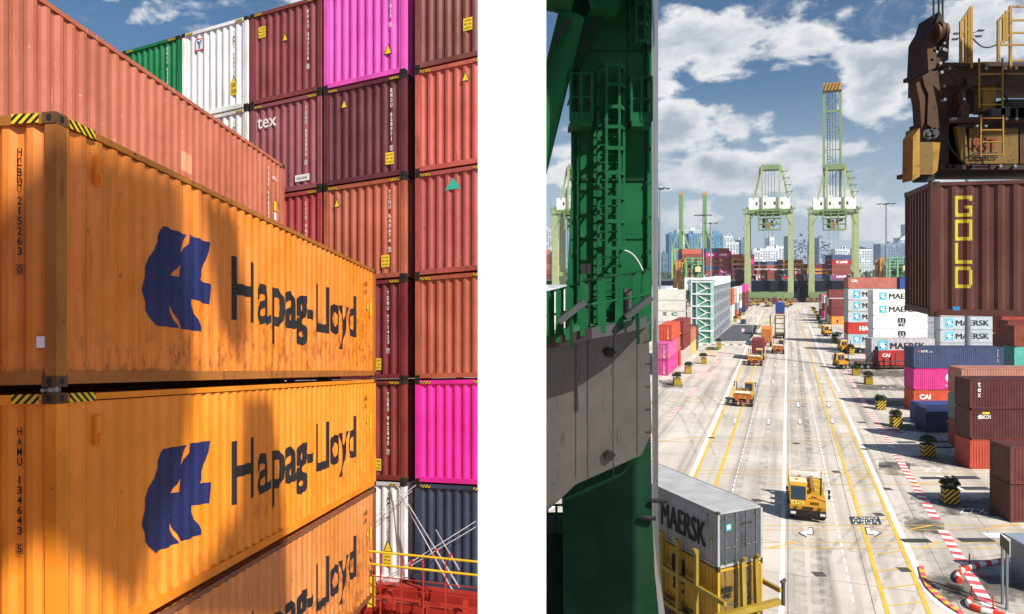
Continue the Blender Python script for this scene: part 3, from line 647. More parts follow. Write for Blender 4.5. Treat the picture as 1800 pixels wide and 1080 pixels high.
endbox('right', 4, 'vivid magenta container end in the column next to the white column', '#d8289a', None, wear=.06)
endbox('right', 5, 'dark slate blue container end behind crossed lashing rods', '#2c3c50', None, wear=.2, L=12.19)
# ship deck, hatch coaming, lashing rods, rails ------------------------------------
ZD = hh(730, 1028)
def W3(px, py, dy=0.0):
    """a point on the container wall's plane (flat ship coordinates), moved dy metres towards the viewer"""
    s = col_s(px); X, Y = E0.x + E1.x * s, E0.y + E1.y * s; n = Vector((E1.y, -E1.x)); 
    if n.y > 0: n = -n
    k = Vector((X, Y)); h = hh(px, py); q = k + n * dy
    return Vector((q.x, q.y, H + h))
dk = MB(); dk.box(-40, -30, H + ZD - 1.6, -1.3, 60, H + ZD - 1.15)
REDP = mat('#9c2a1c', .55, 0, .35, '#3a1a12'); YELP = mat('#d6b21e', .5, 0, .3, '#6a4a1a')
o = dk.build('ship_deck', mat('#7f3026', .7, 0, .4, '#2f1a14')); tag(o, kind='structure'); trimmed(o)
hl = MB(); hl.box(-39, -29, -4, -1.6, 58, H + ZD - 1.8); o = hl.build('ship_hull', flat('#1f2a3a')); tag(o, kind='structure'); 
for v in o.data.vertices:
    if v.co.z > 0: v.co.z += trim_z(v.co.x, v.co.y)
def wl(t, h, dy):                                # along the wall t metres from E0, height h (ship), dy towards the viewer
    n = Vector((-.4097, -.9123)); q = E0 + E1 * t + n * dy; return Vector((q.x, q.y, H + h))
def atrest(r):
    return trimmed(r)
cb = empty('hatch_coaming', (0, 0, 0), 0, 'red painted steel hatch coaming below the lashed containers', 'coaming')
b = MB()
b.prism([wl(-6, ZD, .3), wl(2.5, ZD, .3), wl(2.5, ZD - .5, .3), wl(-6, ZD - .5, .3)], (0, .9, 0)); b.prism([wl(-6, ZD - .25, .9), wl(2.5, ZD - .25, .9), wl(2.5, ZD - 1.2, .9), wl(-6, ZD - 1.2, .9)], (0, .5, 0))
b.build('coaming_beam', REDP, cb)
for t in (-3.1, -1.2, -.1, .9, 2.2):
    b = MB(); b.bar(wl(t, ZD - 1.2, 1.0), wl(t, ZD + .12, 1.0), .14); b.bar(wl(t - .2, ZD - .3, 1.05), wl(t + .2, ZD - .3, 1.05), .18); b.build('stiffener', REDP, cb)
trimmed(cb)
rl = empty('deck_railing', (0, 0, 0), 0, 'yellow and red safety railing along the red ship deck', 'railing')
b = MB(); b.tube(wl(-6, ZD + 1.28, 1.6), wl(3.0, ZD + 1.28, 1.6), .03); b.build('top_rail', YELP, rl)
b = MB(); b.tube(wl(-6, ZD + .95, 1.6), wl(3.0, ZD + .95, 1.6), .03); b.build('mid_rail', YELP, rl)
b = MB()
for k in range(3): b.tube(wl(-6, ZD + .1 + .27 * k, 1.6), wl(3.0, ZD + .1 + .27 * k, 1.6), .014)
b.build('lower_rails', REDP, rl)
for k in range(12):
    t = -5.2 + k * .65; b = MB(); b.bar(wl(t, ZD - .4, 1.6), wl(t, ZD + 1.28, 1.6), .035); b.build('rail_post', REDP, rl)
trimmed(rl)
for t in (-2.55, -1.95, -.45):
    o = empty('yellow_bollard', (0, 0, 0), 0, ['yellow post in the deck railing, the one closest to the orange stack', 'yellow post in the deck railing, middle one of three', 'yellow post in the deck railing, below the slate blue container'][(-2.55, -1.95, -.45).index(t)], 'post', 'yellow posts at the deck railing')
    b = MB(); q = wl(t, ZD - .25, 1.35); b.box(q.x - .09, q.y - .09, q.z, q.x + .09, q.y + .09, q.z + (.95 if t < -.5 else .8)); b.build('post', YELP, o); b = MB(); b.box(q.x - .12, q.y - .12, q.z - .1, q.x + .12, q.y + .12, q.z); b.build('foot_plate', REDP, o); trimmed(o)
rods = [((700, 850), (838, 1015)), ((706, 866), (828, 1022)), ((735, 852), (560, 1000)), ((728, 862), (566, 1012)), ((840, 915), (705, 1005)), ((840, 925), (700, 1012)), ((770, 930), (838, 985)), ((640, 900), (700, 1015))]
for i, (a, b_) in enumerate(rods):
    o = empty('lashing_rod', (0, 0, 0), 0, ['upper of two lashing rods falling right from the brown container corner', 'lower of two lashing rods falling right from the brown container corner', 'upper lashing rod falling left across the white container end', 'lower lashing rod falling left across the white container end', 'upper lashing rod rising right across the slate blue container', 'lower lashing rod rising right across the slate blue container', 'short lashing rod low on the slate blue container beside the white column', 'short lashing rod low on the white container beside the orange stack'][i], 'lashing rod', 'lashing rods crossing in front of the lowest containers')
    p, q = W3(*a, .12), W3(*b_, 1.0); p2 = p.lerp(q, .66)
    m = MB(); m.tube(p, p2, .012, n=6); m.build('rod', mat('#c9ccd0', .4, .3, .2, key='rod'), o)
    m = MB(); m.tube(p2, q, .022, n=6); m.tube(p2 - (q - p) * .01, p2 + (q - p) * .02, .035, n=8); m.build('turnbuckle', mat('#b9bcc0', .4, .4, .3), o)
    m = MB(); m.tube(p2 - (q - p).normalized() * .03, p2 + (q - p).normalized() * .05, .045, n=8); m.build('red_nut', flat('#b02222'), o)
    trimmed(o)
# ================================================================= WHITE PIER
pw = empty('white_column', (0, 4.0, 0), 0, 'tall plain white painted column between the container ship and the green crane leg', 'column')
pw['kind'] = 'thing'
b = MB(); b.box(-.1875, 0, .6, .1875, .4, H + 1.7); b.build('shaft', flat('#f4f4f2', .8), pw)
b = MB(); b.box(-.5, -.3, -1, .5, .7, .6); b.build('footing', flat('#b9b5ae', .9), pw)
# ================================================================= THE QUAY CRANE LEG (near)
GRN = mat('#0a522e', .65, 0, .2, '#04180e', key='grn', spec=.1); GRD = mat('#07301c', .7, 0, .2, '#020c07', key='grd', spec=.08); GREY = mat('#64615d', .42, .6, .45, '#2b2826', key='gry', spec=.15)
LY = 15.0; LEG0 = len(bpy.data.objects)
LEGSET = set(bpy.data.objects)
def pp(px, py, Y=LY): return P(px, py, Y)
leg = empty('crane_leg', (1.9, LY, 0), 0, 'huge dark green crane leg with pale steel flank beside the white column', 'crane leg')
def on_leg(name, mb, m): o = mb.build(name, m, leg); o.location = (-1.9, -LY, 0); return o
b = MB(); b.prism([pp(1003, -60), pp(1146, -60), pp(1146, 600), pp(993, 600), pp(998, 470), pp(1004, 330)], (.12, 1.3, 0)); on_leg('upper_plate', b, GRN)
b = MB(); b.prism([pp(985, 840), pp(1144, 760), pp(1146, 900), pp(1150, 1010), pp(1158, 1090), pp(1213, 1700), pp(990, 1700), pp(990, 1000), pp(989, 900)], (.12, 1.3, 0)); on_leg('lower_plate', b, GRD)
b = MB(); fl = [(-60, 1146.5, 1157), (900, 1146.5, 1157), (1005, 1151, 1160), (1090, 1159, 1170), (1700, 1214, 1224)]
for (ya, la, ra), (yb_, lb_, rb) in zip(fl, fl[1:]): b.poly([pp(la, ya), pp(ra, ya, 16.4), pp(rb, yb_, 16.4), pp(lb_, yb_)])
on_leg('flank_plate', b, mat('#6f7274', .5, .3, .3, '#4a4a48', key='flank'))
b = MB(); b.prism([pp(930, 622, 14.6), pp(1000, 602, 14.6), pp(1050, 590, 14.6), pp(1100, 582, 14.6), pp(1140, 572, 14.6), pp(1146, 760, 14.6), pp(1128, 800, 14.6), pp(1012, 852, 14.6), pp(988, 875, 14.6), pp(955, 905, 14.6), pp(930, 915, 14.6)], (0, .38, 0)); on_leg('bracket_collar', b, GREY)
for x in (1012, 1033, 1078, 1120):
    b = MB(); b.box(*(pp(x, 800 if x > 1100 else 840, 14.585)), *(pp(x + 1.2, 592, 14.6))); on_leg('seam', b, DKGREY)
for (x, y) in ((1070, 620), (1070, 800)):
    b = MB(); c = pp(x, y, 14.6); b.tube(c, c + Vector((0, -.12, 0)), .11, .09, 6); b.prism([c + Vector((-.14, -.02, .02)), c + Vector((-.05, -.02, .1)), c + Vector((.14, -.02, .02)), c + Vector((.05, -.02, -.1))], (0, -.05, 0)); on_leg('bolt', b, BLACK)
for (x, y) in ((1140, 910), (1160, 880)):
    b = MB(); c = pp(x, y, 14.9); b.tube(c + Vector((-.16, 0, 0)), c + Vector((.14, -.05, 0)), .05, .05, 6); on_leg('bolt', b, BLACK)
b = MB(); b.box(*pp(1003, 318, 14.96), *pp(1139, 314, 14.99)); on_leg('weld_seam', b, GRD)
for y in (90, 205, 420, 520):
    b = MB(); b.box(*pp(1004, y + 1, 14.975), *pp(1145, y, 14.995)); on_leg('weld_seam', b, GRD)
for x in (1016, 1139):
    b = MB(); b.tube(pp(x, -50, 14.93), pp(x, 560, 14.93), .035, n=8); on_leg('conduit_pipe', b, GRN)
    for y in range(20, 560, 60):
        b = MB(); b.box(*pp(x - 4, y + 5, 14.9), *pp(x + 4, y, 14.99)); on_leg('pipe_clamp', b, GRD)
for y in (600, 640, 680, 720, 760):
    for x in (1137, 1142):
        b = MB(); c = pp(x, y, 14.585); b.tube(c, c + Vector((0, .03, 0)), .02, n=6); on_leg('rivet', b, BLACK)
# caged ladders
def ladder(px0, px1, y0, y1, lab, Y=14.55, hoops=(), depth=.55):
    o = empty('caged_ladder', pp((px0 + px1) / 2, y1, Y), 0, lab, 'ladder'); base = o.location
    for x in (px0, px1):
        b = MB(); b.bar(pp(x, y0, Y + .3) - base, pp(x, y1, Y + .3) - base, .05); b.build('stile', GRN, o)
    n = int((y1 - y0) / 15)
    for k in range(n):
        b = MB(); y = y0 + (y1 - y0) * (k + .5) / n; b.tube(pp(px0, y, Y + .3) - base, pp(px1, y, Y + .3) - base, .014, n=6); b.build('rung', GRN, o)
    cx = (px0 + px1) / 2; r = (px1 - px0) / 2 / F * Y * 1.12; c0 = pp(cx, 0, Y + .3)
    for y in hoops:
        b = MB(); z = pp(cx, y, Y + .3).z; pts = [Vector((c0.x - r, c0.y, z)), Vector((c0.x - r, c0.y - depth * .6, z)), Vector((c0.x - r * .6, c0.y - depth, z)), Vector((c0.x + r * .6, c0.y - depth, z)), Vector((c0.x + r, c0.y - depth * .6, z)), Vector((c0.x + r, c0.y, z))]
        for p, q in zip(pts, pts[1:]): b.bar(p - base, q - base, .02, .07)
        b.build('cage_hoop', GRN, o)
    if hoops:
        for dx, dy in ((-r * 1.0, depth * .55), (-r * .5, depth), (r * .5, depth), (r, depth * .55)):
            b = MB(); z0 = pp(cx, hoops[0], Y + .3).z; z1 = pp(cx, hoops[-1], Y + .3).z; b.bar(Vector((c0.x + dx, c0.y - dy, z0)) - base, Vector((c0.x + dx, c0.y - dy, z1)) - base, .05, .015); b.build('cage_strip', GRN, o)
    return o
ladder(1051, 1091, 127, 582, 'long green caged ladder fixed to the middle of the green crane leg', hoops=(127, 160, 198, 232, 268, 310, 352, 392, 438))
ladder(1106, 1134, -30, 230, 'upper green caged ladder beside the pale flank of the crane leg', hoops=(-20, 18, 52, 82), Y=14.7, depth=.4)
def balcony(lab, x0, x1, yt, yb, depth, Y=14.9, post=3):
    o = empty('service_balcony', pp((x0 + x1) / 2, yb, Y), 0, lab, 'balcony'); base = o.location; m = GRN
    a, c = pp(x0, yb, Y), pp(x1, yb, Y); f = Vector((0, -depth, 0)); hgt = (yb - yt) / F * Y
    b = MB(); b.prism([a - base, c - base, c + f - base, a + f - base], (0, 0, -.1)); b.build('floor_plate', m, o)
    b = MB(); b.box(*(a + f - base), *(c + f + Vector((0, .02, .18)) - base)); b.build('toe_board', m, o)
    for k in range(post):
        p = a + f + (c - a) * k / (post - 1) - base; b = MB(); b.bar(p, p + Vector((0, 0, hgt)), .045); b.build('post', m, o)
    for fr in (.5, 1.0):
        b = MB(); z = Vector((0, 0, hgt * fr)); b.tube(a - base + z, a + f - base + z, .02, n=6); b.tube(a + f - base + z, c + f - base + z, .02, n=6); b.tube(c + f - base + z, c - base + z, .02, n=6); b.build('rail', m, o)
balcony('small green balcony on the left edge of the crane leg', 998, 1034, 145, 225, .7)
balcony('small green balcony under the upper caged ladder', 1103, 1137, 146, 222, .5)
balcony('green balcony near the top of the crane leg', 1030, 1078, -20, 32, .8, post=4)
# diagonal tube and head
tb = empty('diagonal_brace_tube', pp(975, 130, 14.4), 0, 'thick round green brace tube leaning against the top of the crane leg', 'brace'); b0 = tb.location
b = MB(); b.tube(pp(1004, 30, 14.4) - b0, pp(938, 300, 14.4) - b0, .27, .27, 28); b.build('tube', GRN, tb)
b = MB(); b.prism([pp(990, 40, 14.0) - b0, pp(1004, 32, 14.0) - b0, pp(982, 72, 14.0) - b0, pp(978, 70, 14.0) - b0], (0, .1, 0)); b.build('gusset', BLACK, tb)
hd = empty('cross_girder', pp(990, 0, 14.2), 0, 'dark green horizontal girder end at the top of the crane leg', 'girder'); b0 = hd.location
b = MB(); b.tube(pp(900, -30, 14.3) - b0, pp(1010, -4, 14.3) - b0, .36, .36, 28); b.build('tube', GRN, hd)
b = MB(); b.prism([pp(985, -60, 14.5) - b0, pp(1060, -60, 14.5) - b0, pp(1060, 40, 14.5) - b0, pp(1020, 118, 14.5) - b0, pp(1003, 118, 14.5) - b0, pp(988, 40, 14.5) - b0], (0, .45, 0)); b.build('knee_plate', GRD, hd)
# walkway with wide balusters on the collar
wk = empty('walkway', pp(1050, 600, 14.0), 0, 'green walkway with broad flat balusters curving around the crane leg', 'walkway'); b0 = wk.location
path = [(925, 612, 14.3), (985, 602, 13.7), (1040, 588, 13.4), (1095, 578, 13.5), (1130, 570, 13.9), (1143, 560, 14.5)]
b = MB(); pts = [pp(*q) - b0 for q in path]; b.prism(pts + [pp(1143, 556, 15.0) - b0, pp(925, 595, 15.0) - b0], (0, 0, .07)); b.build('deck_grating', mat('#24583c', .8, 0, .3, '#4a5a50', key='grate'), wk)
for dz, nm in ((1.0, 'top_rail'), (.55, 'mid_rail')):
    b = MB()
    for p, q in zip(pts, pts[1:]): b.tube(p + Vector((0, 0, dz)), q + Vector((0, 0, dz)), .022, n=8)
    b.build(nm, GRD if nm == 'top_rail' else GRN, wk)
b = MB()
for p, q in zip(pts, pts[1:]): b.bar(p + Vector((0, 0, .02)), q + Vector((0, 0, .02)), .03, .2)
b.build('toe_board', DKGREY, wk)
for x in (938, 968, 984, 1001, 1027, 1058, 1088, 1118, 1135, 1142):
    for (xa_, ya, Ya), (xb_, yb_, Yb) in zip(path, path[1:]):
        if xa_ <= x <= xb_:
            t = (x - xa_) / (xb_ - xa_); p = pp(xa_, ya, Ya).lerp(pp(xb_, yb_, Yb), t) - b0; w = .075 if 960 < x < 1140 else .04
            b = MB(); b.box(p.x - w, p.y - .02, p.z, p.x + w, p.y + .02, p.z + 1.0); b.build('baluster', GRN, wk)
def flood(px, py, lab, s=1):
    o = empty('floodlight', pp(px, py + 60, 13.3), 0, lab, 'floodlight', 'floodlights on the walkway'); b0 = o.location; c = pp(px, py, 13.3) - b0
    b = MB(); b.bar((0, 0, -.05), c + Vector((-.02, 0, -.12)), .05); b.build('stand', GRD, o)
    M = Matrix.Translation(c) @ Matrix.Rotation(R(-38), 4, 'Y'); b = MB(); b.box(-.3, -.12, -.05, .3, .12, .05, M); h_ = b.build('lamp_housing', DKGREY, o)
    b = MB(); b.box(-.27, -.1, -.058, .27, .1, -.051, M); b.build('lens', mat('#8f9396', .2, 0, 0, key='lens'), h_)
flood(1005, 548, 'grey floodlight on the walkway near the white column'); flood(1122, 540, 'grey floodlight on the walkway near the pale steel flank')
sg = empty('signal_posts', pp(1030, 590, 13.9), 0, 'pair of dark signal lamp posts standing on the green walkway', 'signal post'); b0 = sg.location
for x in (1027, 1035):
    b = MB(); b.bar(pp(x, 590, 13.9) - b0, pp(x, 490, 13.9) - b0, .05); b.build('pole', BLACK, sg); b = MB(); b.box(*(pp(x - 5, 482, 13.85) - b0), *(pp(x + 3, 464, 13.95) - b0)); b.build('lamp_box', BLACK, sg)
bx_ = empty('control_box', pp(1106, 560, 14.7), 0, 'grey electrical box on the walkway in front of the crane leg', 'control box'); b0 = bx_.location
b = MB(); b.box(*(pp(1097, 552, 14.6) - b0), *(pp(1112, 508, 14.75) - b0)); b.build('housing', DKGREY, bx_); b = MB(); b.box(*(pp(1099, 548, 14.58) - b0), *(pp(1110, 512, 14.6) - b0)); b.build('door', GREY, bx_)
cbl = MB(); prev = None
for k in range(15):
    t = k / 14; q = pp(1097 + 44 * t, 440 + 62 * t - 16 * math.sin(3.14 * t), 14.6)
    if prev: cbl.tube(prev, q, .012, n=5)
    prev = q
tag(cbl.build('electric_cable', flat('#c9cdca')), 'thin pale cable looping from the ladder to the railing', 'cable')
# truck platform glimpsed left of the leg, low
tk = empty('green_platform', pp(975, 925, 17), 0, 'dark green railed platform low at the left of the crane leg', 'platform'); b0 = tk.location
b = MB(); b.box(*(pp(940, 938, 16.2) - b0), *(pp(990, 925, 17.6) - b0)); b.build('deck_plate', GRD, tk)
for y in (888, 903, 918):
    b = MB(); b.tube(pp(940, y, 16.2) - b0, pp(990, y, 16.2) - b0, .03, n=6); b.build('rail', GRN, tk)
for x in (962, 978):
    b = MB(); b.bar(pp(x, 938, 16.2) - b0, pp(x, 888, 16.2) - b0, .05); b.build('post', GRN, tk)
b = MB(); b.bar(pp(975, 938, 17.2) - b0, Vector((.1, .8, -b0.z)), .5); b.build('support', GRD, tk)
# the crane stands 21 m away: its measures above were taken at 15 m
eye = Vector((0, 0, H))
for o in list(bpy.data.objects):
    if o in LEGSET: continue
    if o.parent is None: o.location = eye + (o.location - eye) * 1.4
    if o.parent is None and o.type == 'MESH': o.data.transform(Matrix.Translation((0, 0, H * .4 * 0)) @ Matrix.Scale(1.4, 4)); o.location = eye - eye * 1.4
    if o.parent is not None: o.location = o.location * 1.4; o.data.transform(Matrix.Scale(1.4, 4))
# ================================================================= GOLD CONTAINER AND SPREADER (hanging near, right)
gp = P(1635, 557, 15.3); gr = container('brown dented container with upright yellow letters hanging from the rusty spreader', '#54291f', gp, R(-17), 12.19, 2.44, 2.84, 2, None, None, .4, wc='#3a1c14', cast='#4a3024')
def gpath(r, parts, m):
    V = []; Fs = []
    for (x0, z0, x1, z1) in parts: o = len(V); V += [(x0, z0), (x1, z0), (x1, z1), (x0, z1)]; Fs.append((o, o + 1, o + 2, o + 3))
    me = shape_mesh(V, Fs, face_fn(r, 'y0', True, .003), True, 'lettering'); me.materials.append(m); return link('lettering', me, r)
YG = mat('#b5a528', .6, 0, .35, '#6d3228', key='gold', streak=False)
gx0, gx1 = .46, .78; t = .06
def zz(v): return 2.84 - (v - 322) / 235 * 2.84
gl = lambda a, y1, b, y0: (a, zz(y1), b, zz(y0))
for parts in ([gl(gx0, 384, gx0 + t, 348), gl(gx0 + t, 354, gx1, 348), gl(gx0 + t, 384, gx1, 378), gl(gx1 - t, 378, gx1, 365), gl(gx0 + .18, 370, gx1 - t, 365), gl(gx1 - t, 357, gx1, 354)],
              [gl(gx0, 425, gx0 + t, 389), gl(gx1 - t, 425, gx1, 389), gl(gx0 + t, 395, gx1 - t, 389), gl(gx0 + t, 425, gx1 - t, 419)],
              [gl(gx0, 465, gx0 + t, 429), gl(gx0 + t, 465, gx1, 459)],
              [gl(gx0, 507, gx0 + t, 470), gl(gx1 - t, 502, gx1, 475), gl(gx0 + t, 476, gx1 - t / 2, 470), gl(gx0 + t, 507, gx1 - t / 2, 501)]):
    gpath(gr, parts, YG)
rect(gr, .42, .14, .55, .22, flat('#2f7fc0'))
def rz_lines(): pass
sp = empty('container_spreader', P(1640, 300, 15.3), 0, 'rusty brown and yellow crane spreader with ladders above the hanging container', 'spreader'); SB = sp.location.copy()
BRN = mat('#4a2e18', .65, .2, .6, '#22120c', key='brn', streak=False); BRD = mat('#36221a', .7, .1, .4, '#120a08', key='brd'); YW = mat('#96701a', .6, .1, .6, '#40240f', key='yw', streak=False); YWD = mat('#6f5420', .6, .1, .6, '#2a1a10', key='ywd', streak=False)
def sx(name, pts, Y, th, m):
    b = MB(); b.prism([P(x, y, Y) - SB for x, y in pts], (0, th, 0)); return b.build(name, m, sp)
def rr(x0, y0, x1, y1): return [(x0, y1), (x1, y1), (x1, y0), (x0, y0)]
sx('lower_beam', rr(1668, 207, 1960, 297), 15.6, 1.6, BRD); sx('lower_beam_flange', rr(1668, 206, 1960, 216), 15.45, 1.7, BRN); sx('lower_beam_panel', rr(1704, 226, 1790, 288), 15.5, .08, YWD); sx('lower_beam_panel', rr(1793, 230, 1960, 288), 15.5, .08, BRN)
sx('end_plate', [(1680, 222), (1697, 224), (1703, 290), (1690, 284)], 15.45, .1, YWD)
sx('bottom_flange', rr(1655, 290, 1960, 298), 15.4, 1.8, BRD)
sx('upper_beam', rr(1650, 113, 1960, 150), 15.5, 1.2, BRN); sx('upper_beam_flange', rr(1650, 110, 1960, 117), 15.4, 1.4, BRD); sx('upper_beam_web', rr(1700, 137, 1960, 150), 15.35, .1, BRD)
sx('column', rr(1728, 138, 1751, 196), 15.5, .35, YW); sx('column', rr(1712, 150, 1722, 196), 15.8, .3, BRD)
sx('gusset_plate', [(1655, 115), (1700, 145), (1680, 175), (1704, 206), (1650, 208)], 15.65, .5, BRD)
sx('gusset_plate', [(1684, 165), (1705, 185), (1704, 205), (1690, 205)], 15.45, .3, BRN)
sx('end_frame', rr(1652, 205, 1684, 300), 15.6, 1.2, BRD)
sx('headblock_arm', [(1637, 55), (1645, 42), (1652, 20), (1668, 55), (1669, 62), (1667, 105), (1647, 118), (1630, 125), (1633, 62)], 15.4, .8, BRD)
sx('headblock_side', [(1634, 60), (1644, 46), (1647, 60), (1644, 120), (1632, 124), (1630, 90)], 15.3, .2, BRN)
sx('flipper_arm', [(1622, 135), (1635, 126), (1648, 124), (1653, 160), (1640, 150), (1648, 190), (1651, 225), (1642, 228), (1630, 218), (1632, 165), (1625, 150)], 15.2, .35, BRN)
sx('flipper_link', [(1610, 146), (1622, 142), (1627, 165), (1630, 205), (1620, 226), (1617, 180)], 15.25, .3, BRN)
sx('corner_guide', rr(1617, 250, 1640, 307), 15.1, .4, YWD); sx('corner_guide', [(1605, 240), (1617, 225), (1617, 310), (1604, 318)], 15.1, .4, YW); sx('corner_guide', [(1640, 250), (1653, 251), (1648, 300), (1640, 308)], 15.15, .3, YW)
sx('twist_lock_housing', rr(1620, 307, 1643, 318), 15.2, .35, BLACK)
for x, y in ((1632, 236), (1642, 234)):
    b = MB(); c = P(x, y, 15.2) - SB; b.tube(c, c + Vector((0, .3, 0)), .11, .11, 14); b.tube(c + Vector((0, -.04, 0)), c, .05, .05, 10); b.build('sheave', DKGREY, sp)
for x, y in ((1651, 55), (1645, 60), (1658, 58)):
    b = MB(); c = P(x, y, 15.3) - SB; b.tube(c - Vector((.03, 0, 0)), c + Vector((.03, 0, 0)), .2, .2, 20); b.build('sheave', BRN, sp)
for x, y0 in ((1641, 40), (1650, 22), (1657, 24)):
    o = MB(); o.tube(P(x, y0 + 20, 15.5), P(x, -500, 15.5), .02, n=6); tag(o.build('hoist_rope', BLACK), ['leftmost', 'middle', 'rightmost'][(1641, 1650, 1657).index(x)] + ' black steel hoist rope running up out of the rusty spreader', 'rope', 'hoist ropes above the spreader')
def sladder(x0, x1, y0, y1, rungs):
    for x in (x0, x1):
        b = MB(); b.bar(P(x, y0, 15.2) - SB, P(x, y1, 15.2) - SB, .03); b.build('ladder_stile', YW, sp)
    for y in rungs:
        b = MB(); b.tube(P(x0, y, 15.2) - SB, P(x1, y, 15.2) - SB, .014, n=6); b.build('ladder_rung', YW, sp)
sladder(1721, 1762, 103, 190, (110, 131, 157, 184)); sladder(1724, 1763, 202, 276, (208, 229, 250, 272))
def srail(pts, posts, m=YW, Y=15.4):
    for (a, b_) in pts:
        b = MB(); b.bar(P(*a, Y) - SB, P(*b_, Y) - SB, .035); b.build('guard_rail', m, sp)
    for x, ya, yb_ in posts:
        b = MB(); b.bar(P(x, ya, Y) - SB, P(x, yb_, Y) - SB, .055, .04); b.build('guard_post', m, sp)
srail([((1690, 38), (1707, 12)), ((1690, 60), (1707, 45))], [(1689, 38, 112), (1697, 28, 112), (1707, 12, 120), (1703, 18, 112)])
srail([((1774, 12), (1960, 12)), ((1774, 36), (1960, 36)), ((1774, 58), (1960, 58)), ((1758, 79), (1960, 79)), ((1774, 107), (1960, 107)), ((1755, 36), (1774, 18)), ((1758, 76), (1774, 62))], [(1776, 12, 122), (1755, 36, 108), (1764, 26, 75), (1769, 20, 72), (1850, 12, 110)])
b = MB(); prev = None
for k in range(13):
    t = k / 12; q = P(1708 + 48 * t, 65 + 12 * t + 16 * math.sin(3.14 * t) * (1 - t * .4), 15.4) - SB
    if prev is not None: b.tube(prev, q, .016, n=5)
    prev = q
b.build('chain', BLACK, sp)
b = MB(); b.box(*(P(1765, 206, 15.35) - SB), *(P(1960, 190, 16.2) - SB)); b.build('cable_tray', BLACK, sp)
def stxt(s_, x, y, h, w, m):
    v, fs, (a, b_, c, d) = text_geo(s_, .03); o = P(x, y, 15.46) - SB; k = 15.46 / F
    mb = MB(); mb.add([(o.x + (p - a) / (c - a) * w * k, o.y, o.z + (q - b_) / (d - b_) * h * k) for p, q in v], fs); mb.build('lettering', m, sp, fix=False)
stxt('K5T', 1712, 264, 22, 42, mat('#7a2a1c', .7, 0, .4, '#4a3520', key='kt')); stxt('SERIES', 1710, 279, 11, 44, BLACK); stxt('C 2', 1737, 215.5, 5, 10, WHITEP)
od = empty('leg_shade_deck', (0, 0, H), 0, 'added unseen dark deck shading the crane leg from the sky', 'deck'); b = MB(); b.prism([(1.3, 20.6, 8.0), (1.8, 18.6, 8.0), (5.2, 14.6, 8.0), (5.2, 20.6, 8.0)], (0, 0, .5)); b.build('deck_plate', GRD, od)  # added unseen deck that blocks sky light to darken the leg
for k in range(3):
    b = MB(); b.box(2.2 + 1.2 * k, 18.8 - 1.3 * k, 7.6, 2.5 + 1.2 * k, 20.5, 7.99); b.build('deck_beam', GRD, od)
rnd = random.Random(9)
for k in range(34):                                # bolts, hoses and small gear on the spreader
    x, y = rnd.choice(((rnd.uniform(1668, 1800), rnd.choice((209, 292, 221))), (rnd.uniform(1655, 1800), rnd.choice((120, 133, 146))), (rnd.uniform(1634, 1664), rnd.uniform(70, 220))))
    c = P(x, y, 15.3) - SB; b = MB(); b.tube(c, c + Vector((0, .12, 0)), .035, .03, 6); b.build('bolt', STEEL if k % 3 else BLACK, sp)
for (xa_, ya, xb_, yb_, sg_) in ((1660, 120, 1682, 205, 18), (1672, 118, 1700, 150, 10), (1668, 215, 1692, 285, -14), (1700, 150, 1722, 190, 12), (1765, 150, 1790, 192, -10), (1684, 222, 1702, 222, 12)):
    b = MB(); prev = None
    for k in range(9):
        t = k / 8; q = P(xa_ + (xb_ - xa_) * t + sg_ * math.sin(3.14 * t), ya + (yb_ - ya) * t, 15.3) - SB
        if prev is not None: b.tube(prev, q, .022, n=5)
        prev = q
    b.build('hydraulic_hose', BLACK, sp)
for x in (1790, 1776, 1760, 1742):
    b = MB(); b.box(*(P(x, 205, 15.3) - SB), *(P(x + 9, 190 + x % 7, 15.6) - SB)); b.build('valve_block', DKGREY, sp)
# added unseen plates, cut to throw shade on boxes, crane leg and spreader
def shade_blocker(name, lab, pts, t, th):
    """an added plate standing up-sun of the surface it shades; pts are points of the shaded outline"""
    q = [Vector(p) + S * t for p in pts]; o = empty(name, q[0], 0, lab, 'girder'); b = MB(); b.prism([p - q[0] for p in q], S * th); b.build('shade_plate', GRD, o); return o
def on_orange(px, py):
    k = (px - 900) / F; s = (A0.x - k * A0.y) / (k * D1.y - D1.x); X, Y = A0.x + D1.x * s, A0.y + D1.y * s; return P(px, py, Y)
shade_blocker('orange_shade_blocker', 'added unseen plate shading the near end of the orange boxes', [on_orange(-40, 180), on_orange(318, 300), on_orange(330, 470), on_orange(345, 660), on_orange(330, 800), on_orange(240, 1060), on_orange(95, 960), on_orange(60, 910), on_orange(-40, 905)], 42, .4)
shade_blocker('orange_shade_blocker', 'added unseen slanting plate shading the top orange box', [on_orange(352, 330), on_orange(415, 365), on_orange(440, 560), on_orange(425, 640), on_orange(385, 560)], 40, .3)
shade_blocker('orange_shade_blocker', 'added unseen plate shading the lower orange boxes', [on_orange(428, 690), on_orange(478, 690), on_orange(500, 870), on_orange(512, 1090), on_orange(300, 1090), on_orange(420, 890)], 40, .3)
shade_blocker('leg_shade_blocker', 'added unseen plate shading the upper crane leg', [pp(960, -40, 21), pp(1142, -40, 21), pp(1142, 315, 21), pp(1090, 315, 21), pp(1040, 170, 21), pp(1000, 110, 21), pp(960, 110, 21)], 11, .5)  # added unseen plate that keeps the sun off the upper leg
shade_blocker('leg_shade_blocker', 'added unseen plate shading the lower crane leg', [pp(900, 930, 20.5), pp(985, 880, 20.5), pp(1012, 856, 20.5), pp(1125, 806, 20.5), pp(1146, 770, 20.5), pp(1146, 1300, 20.5), pp(900, 1300, 20.5)], 22, .5)  # added unseen plate that darkens the lower leg
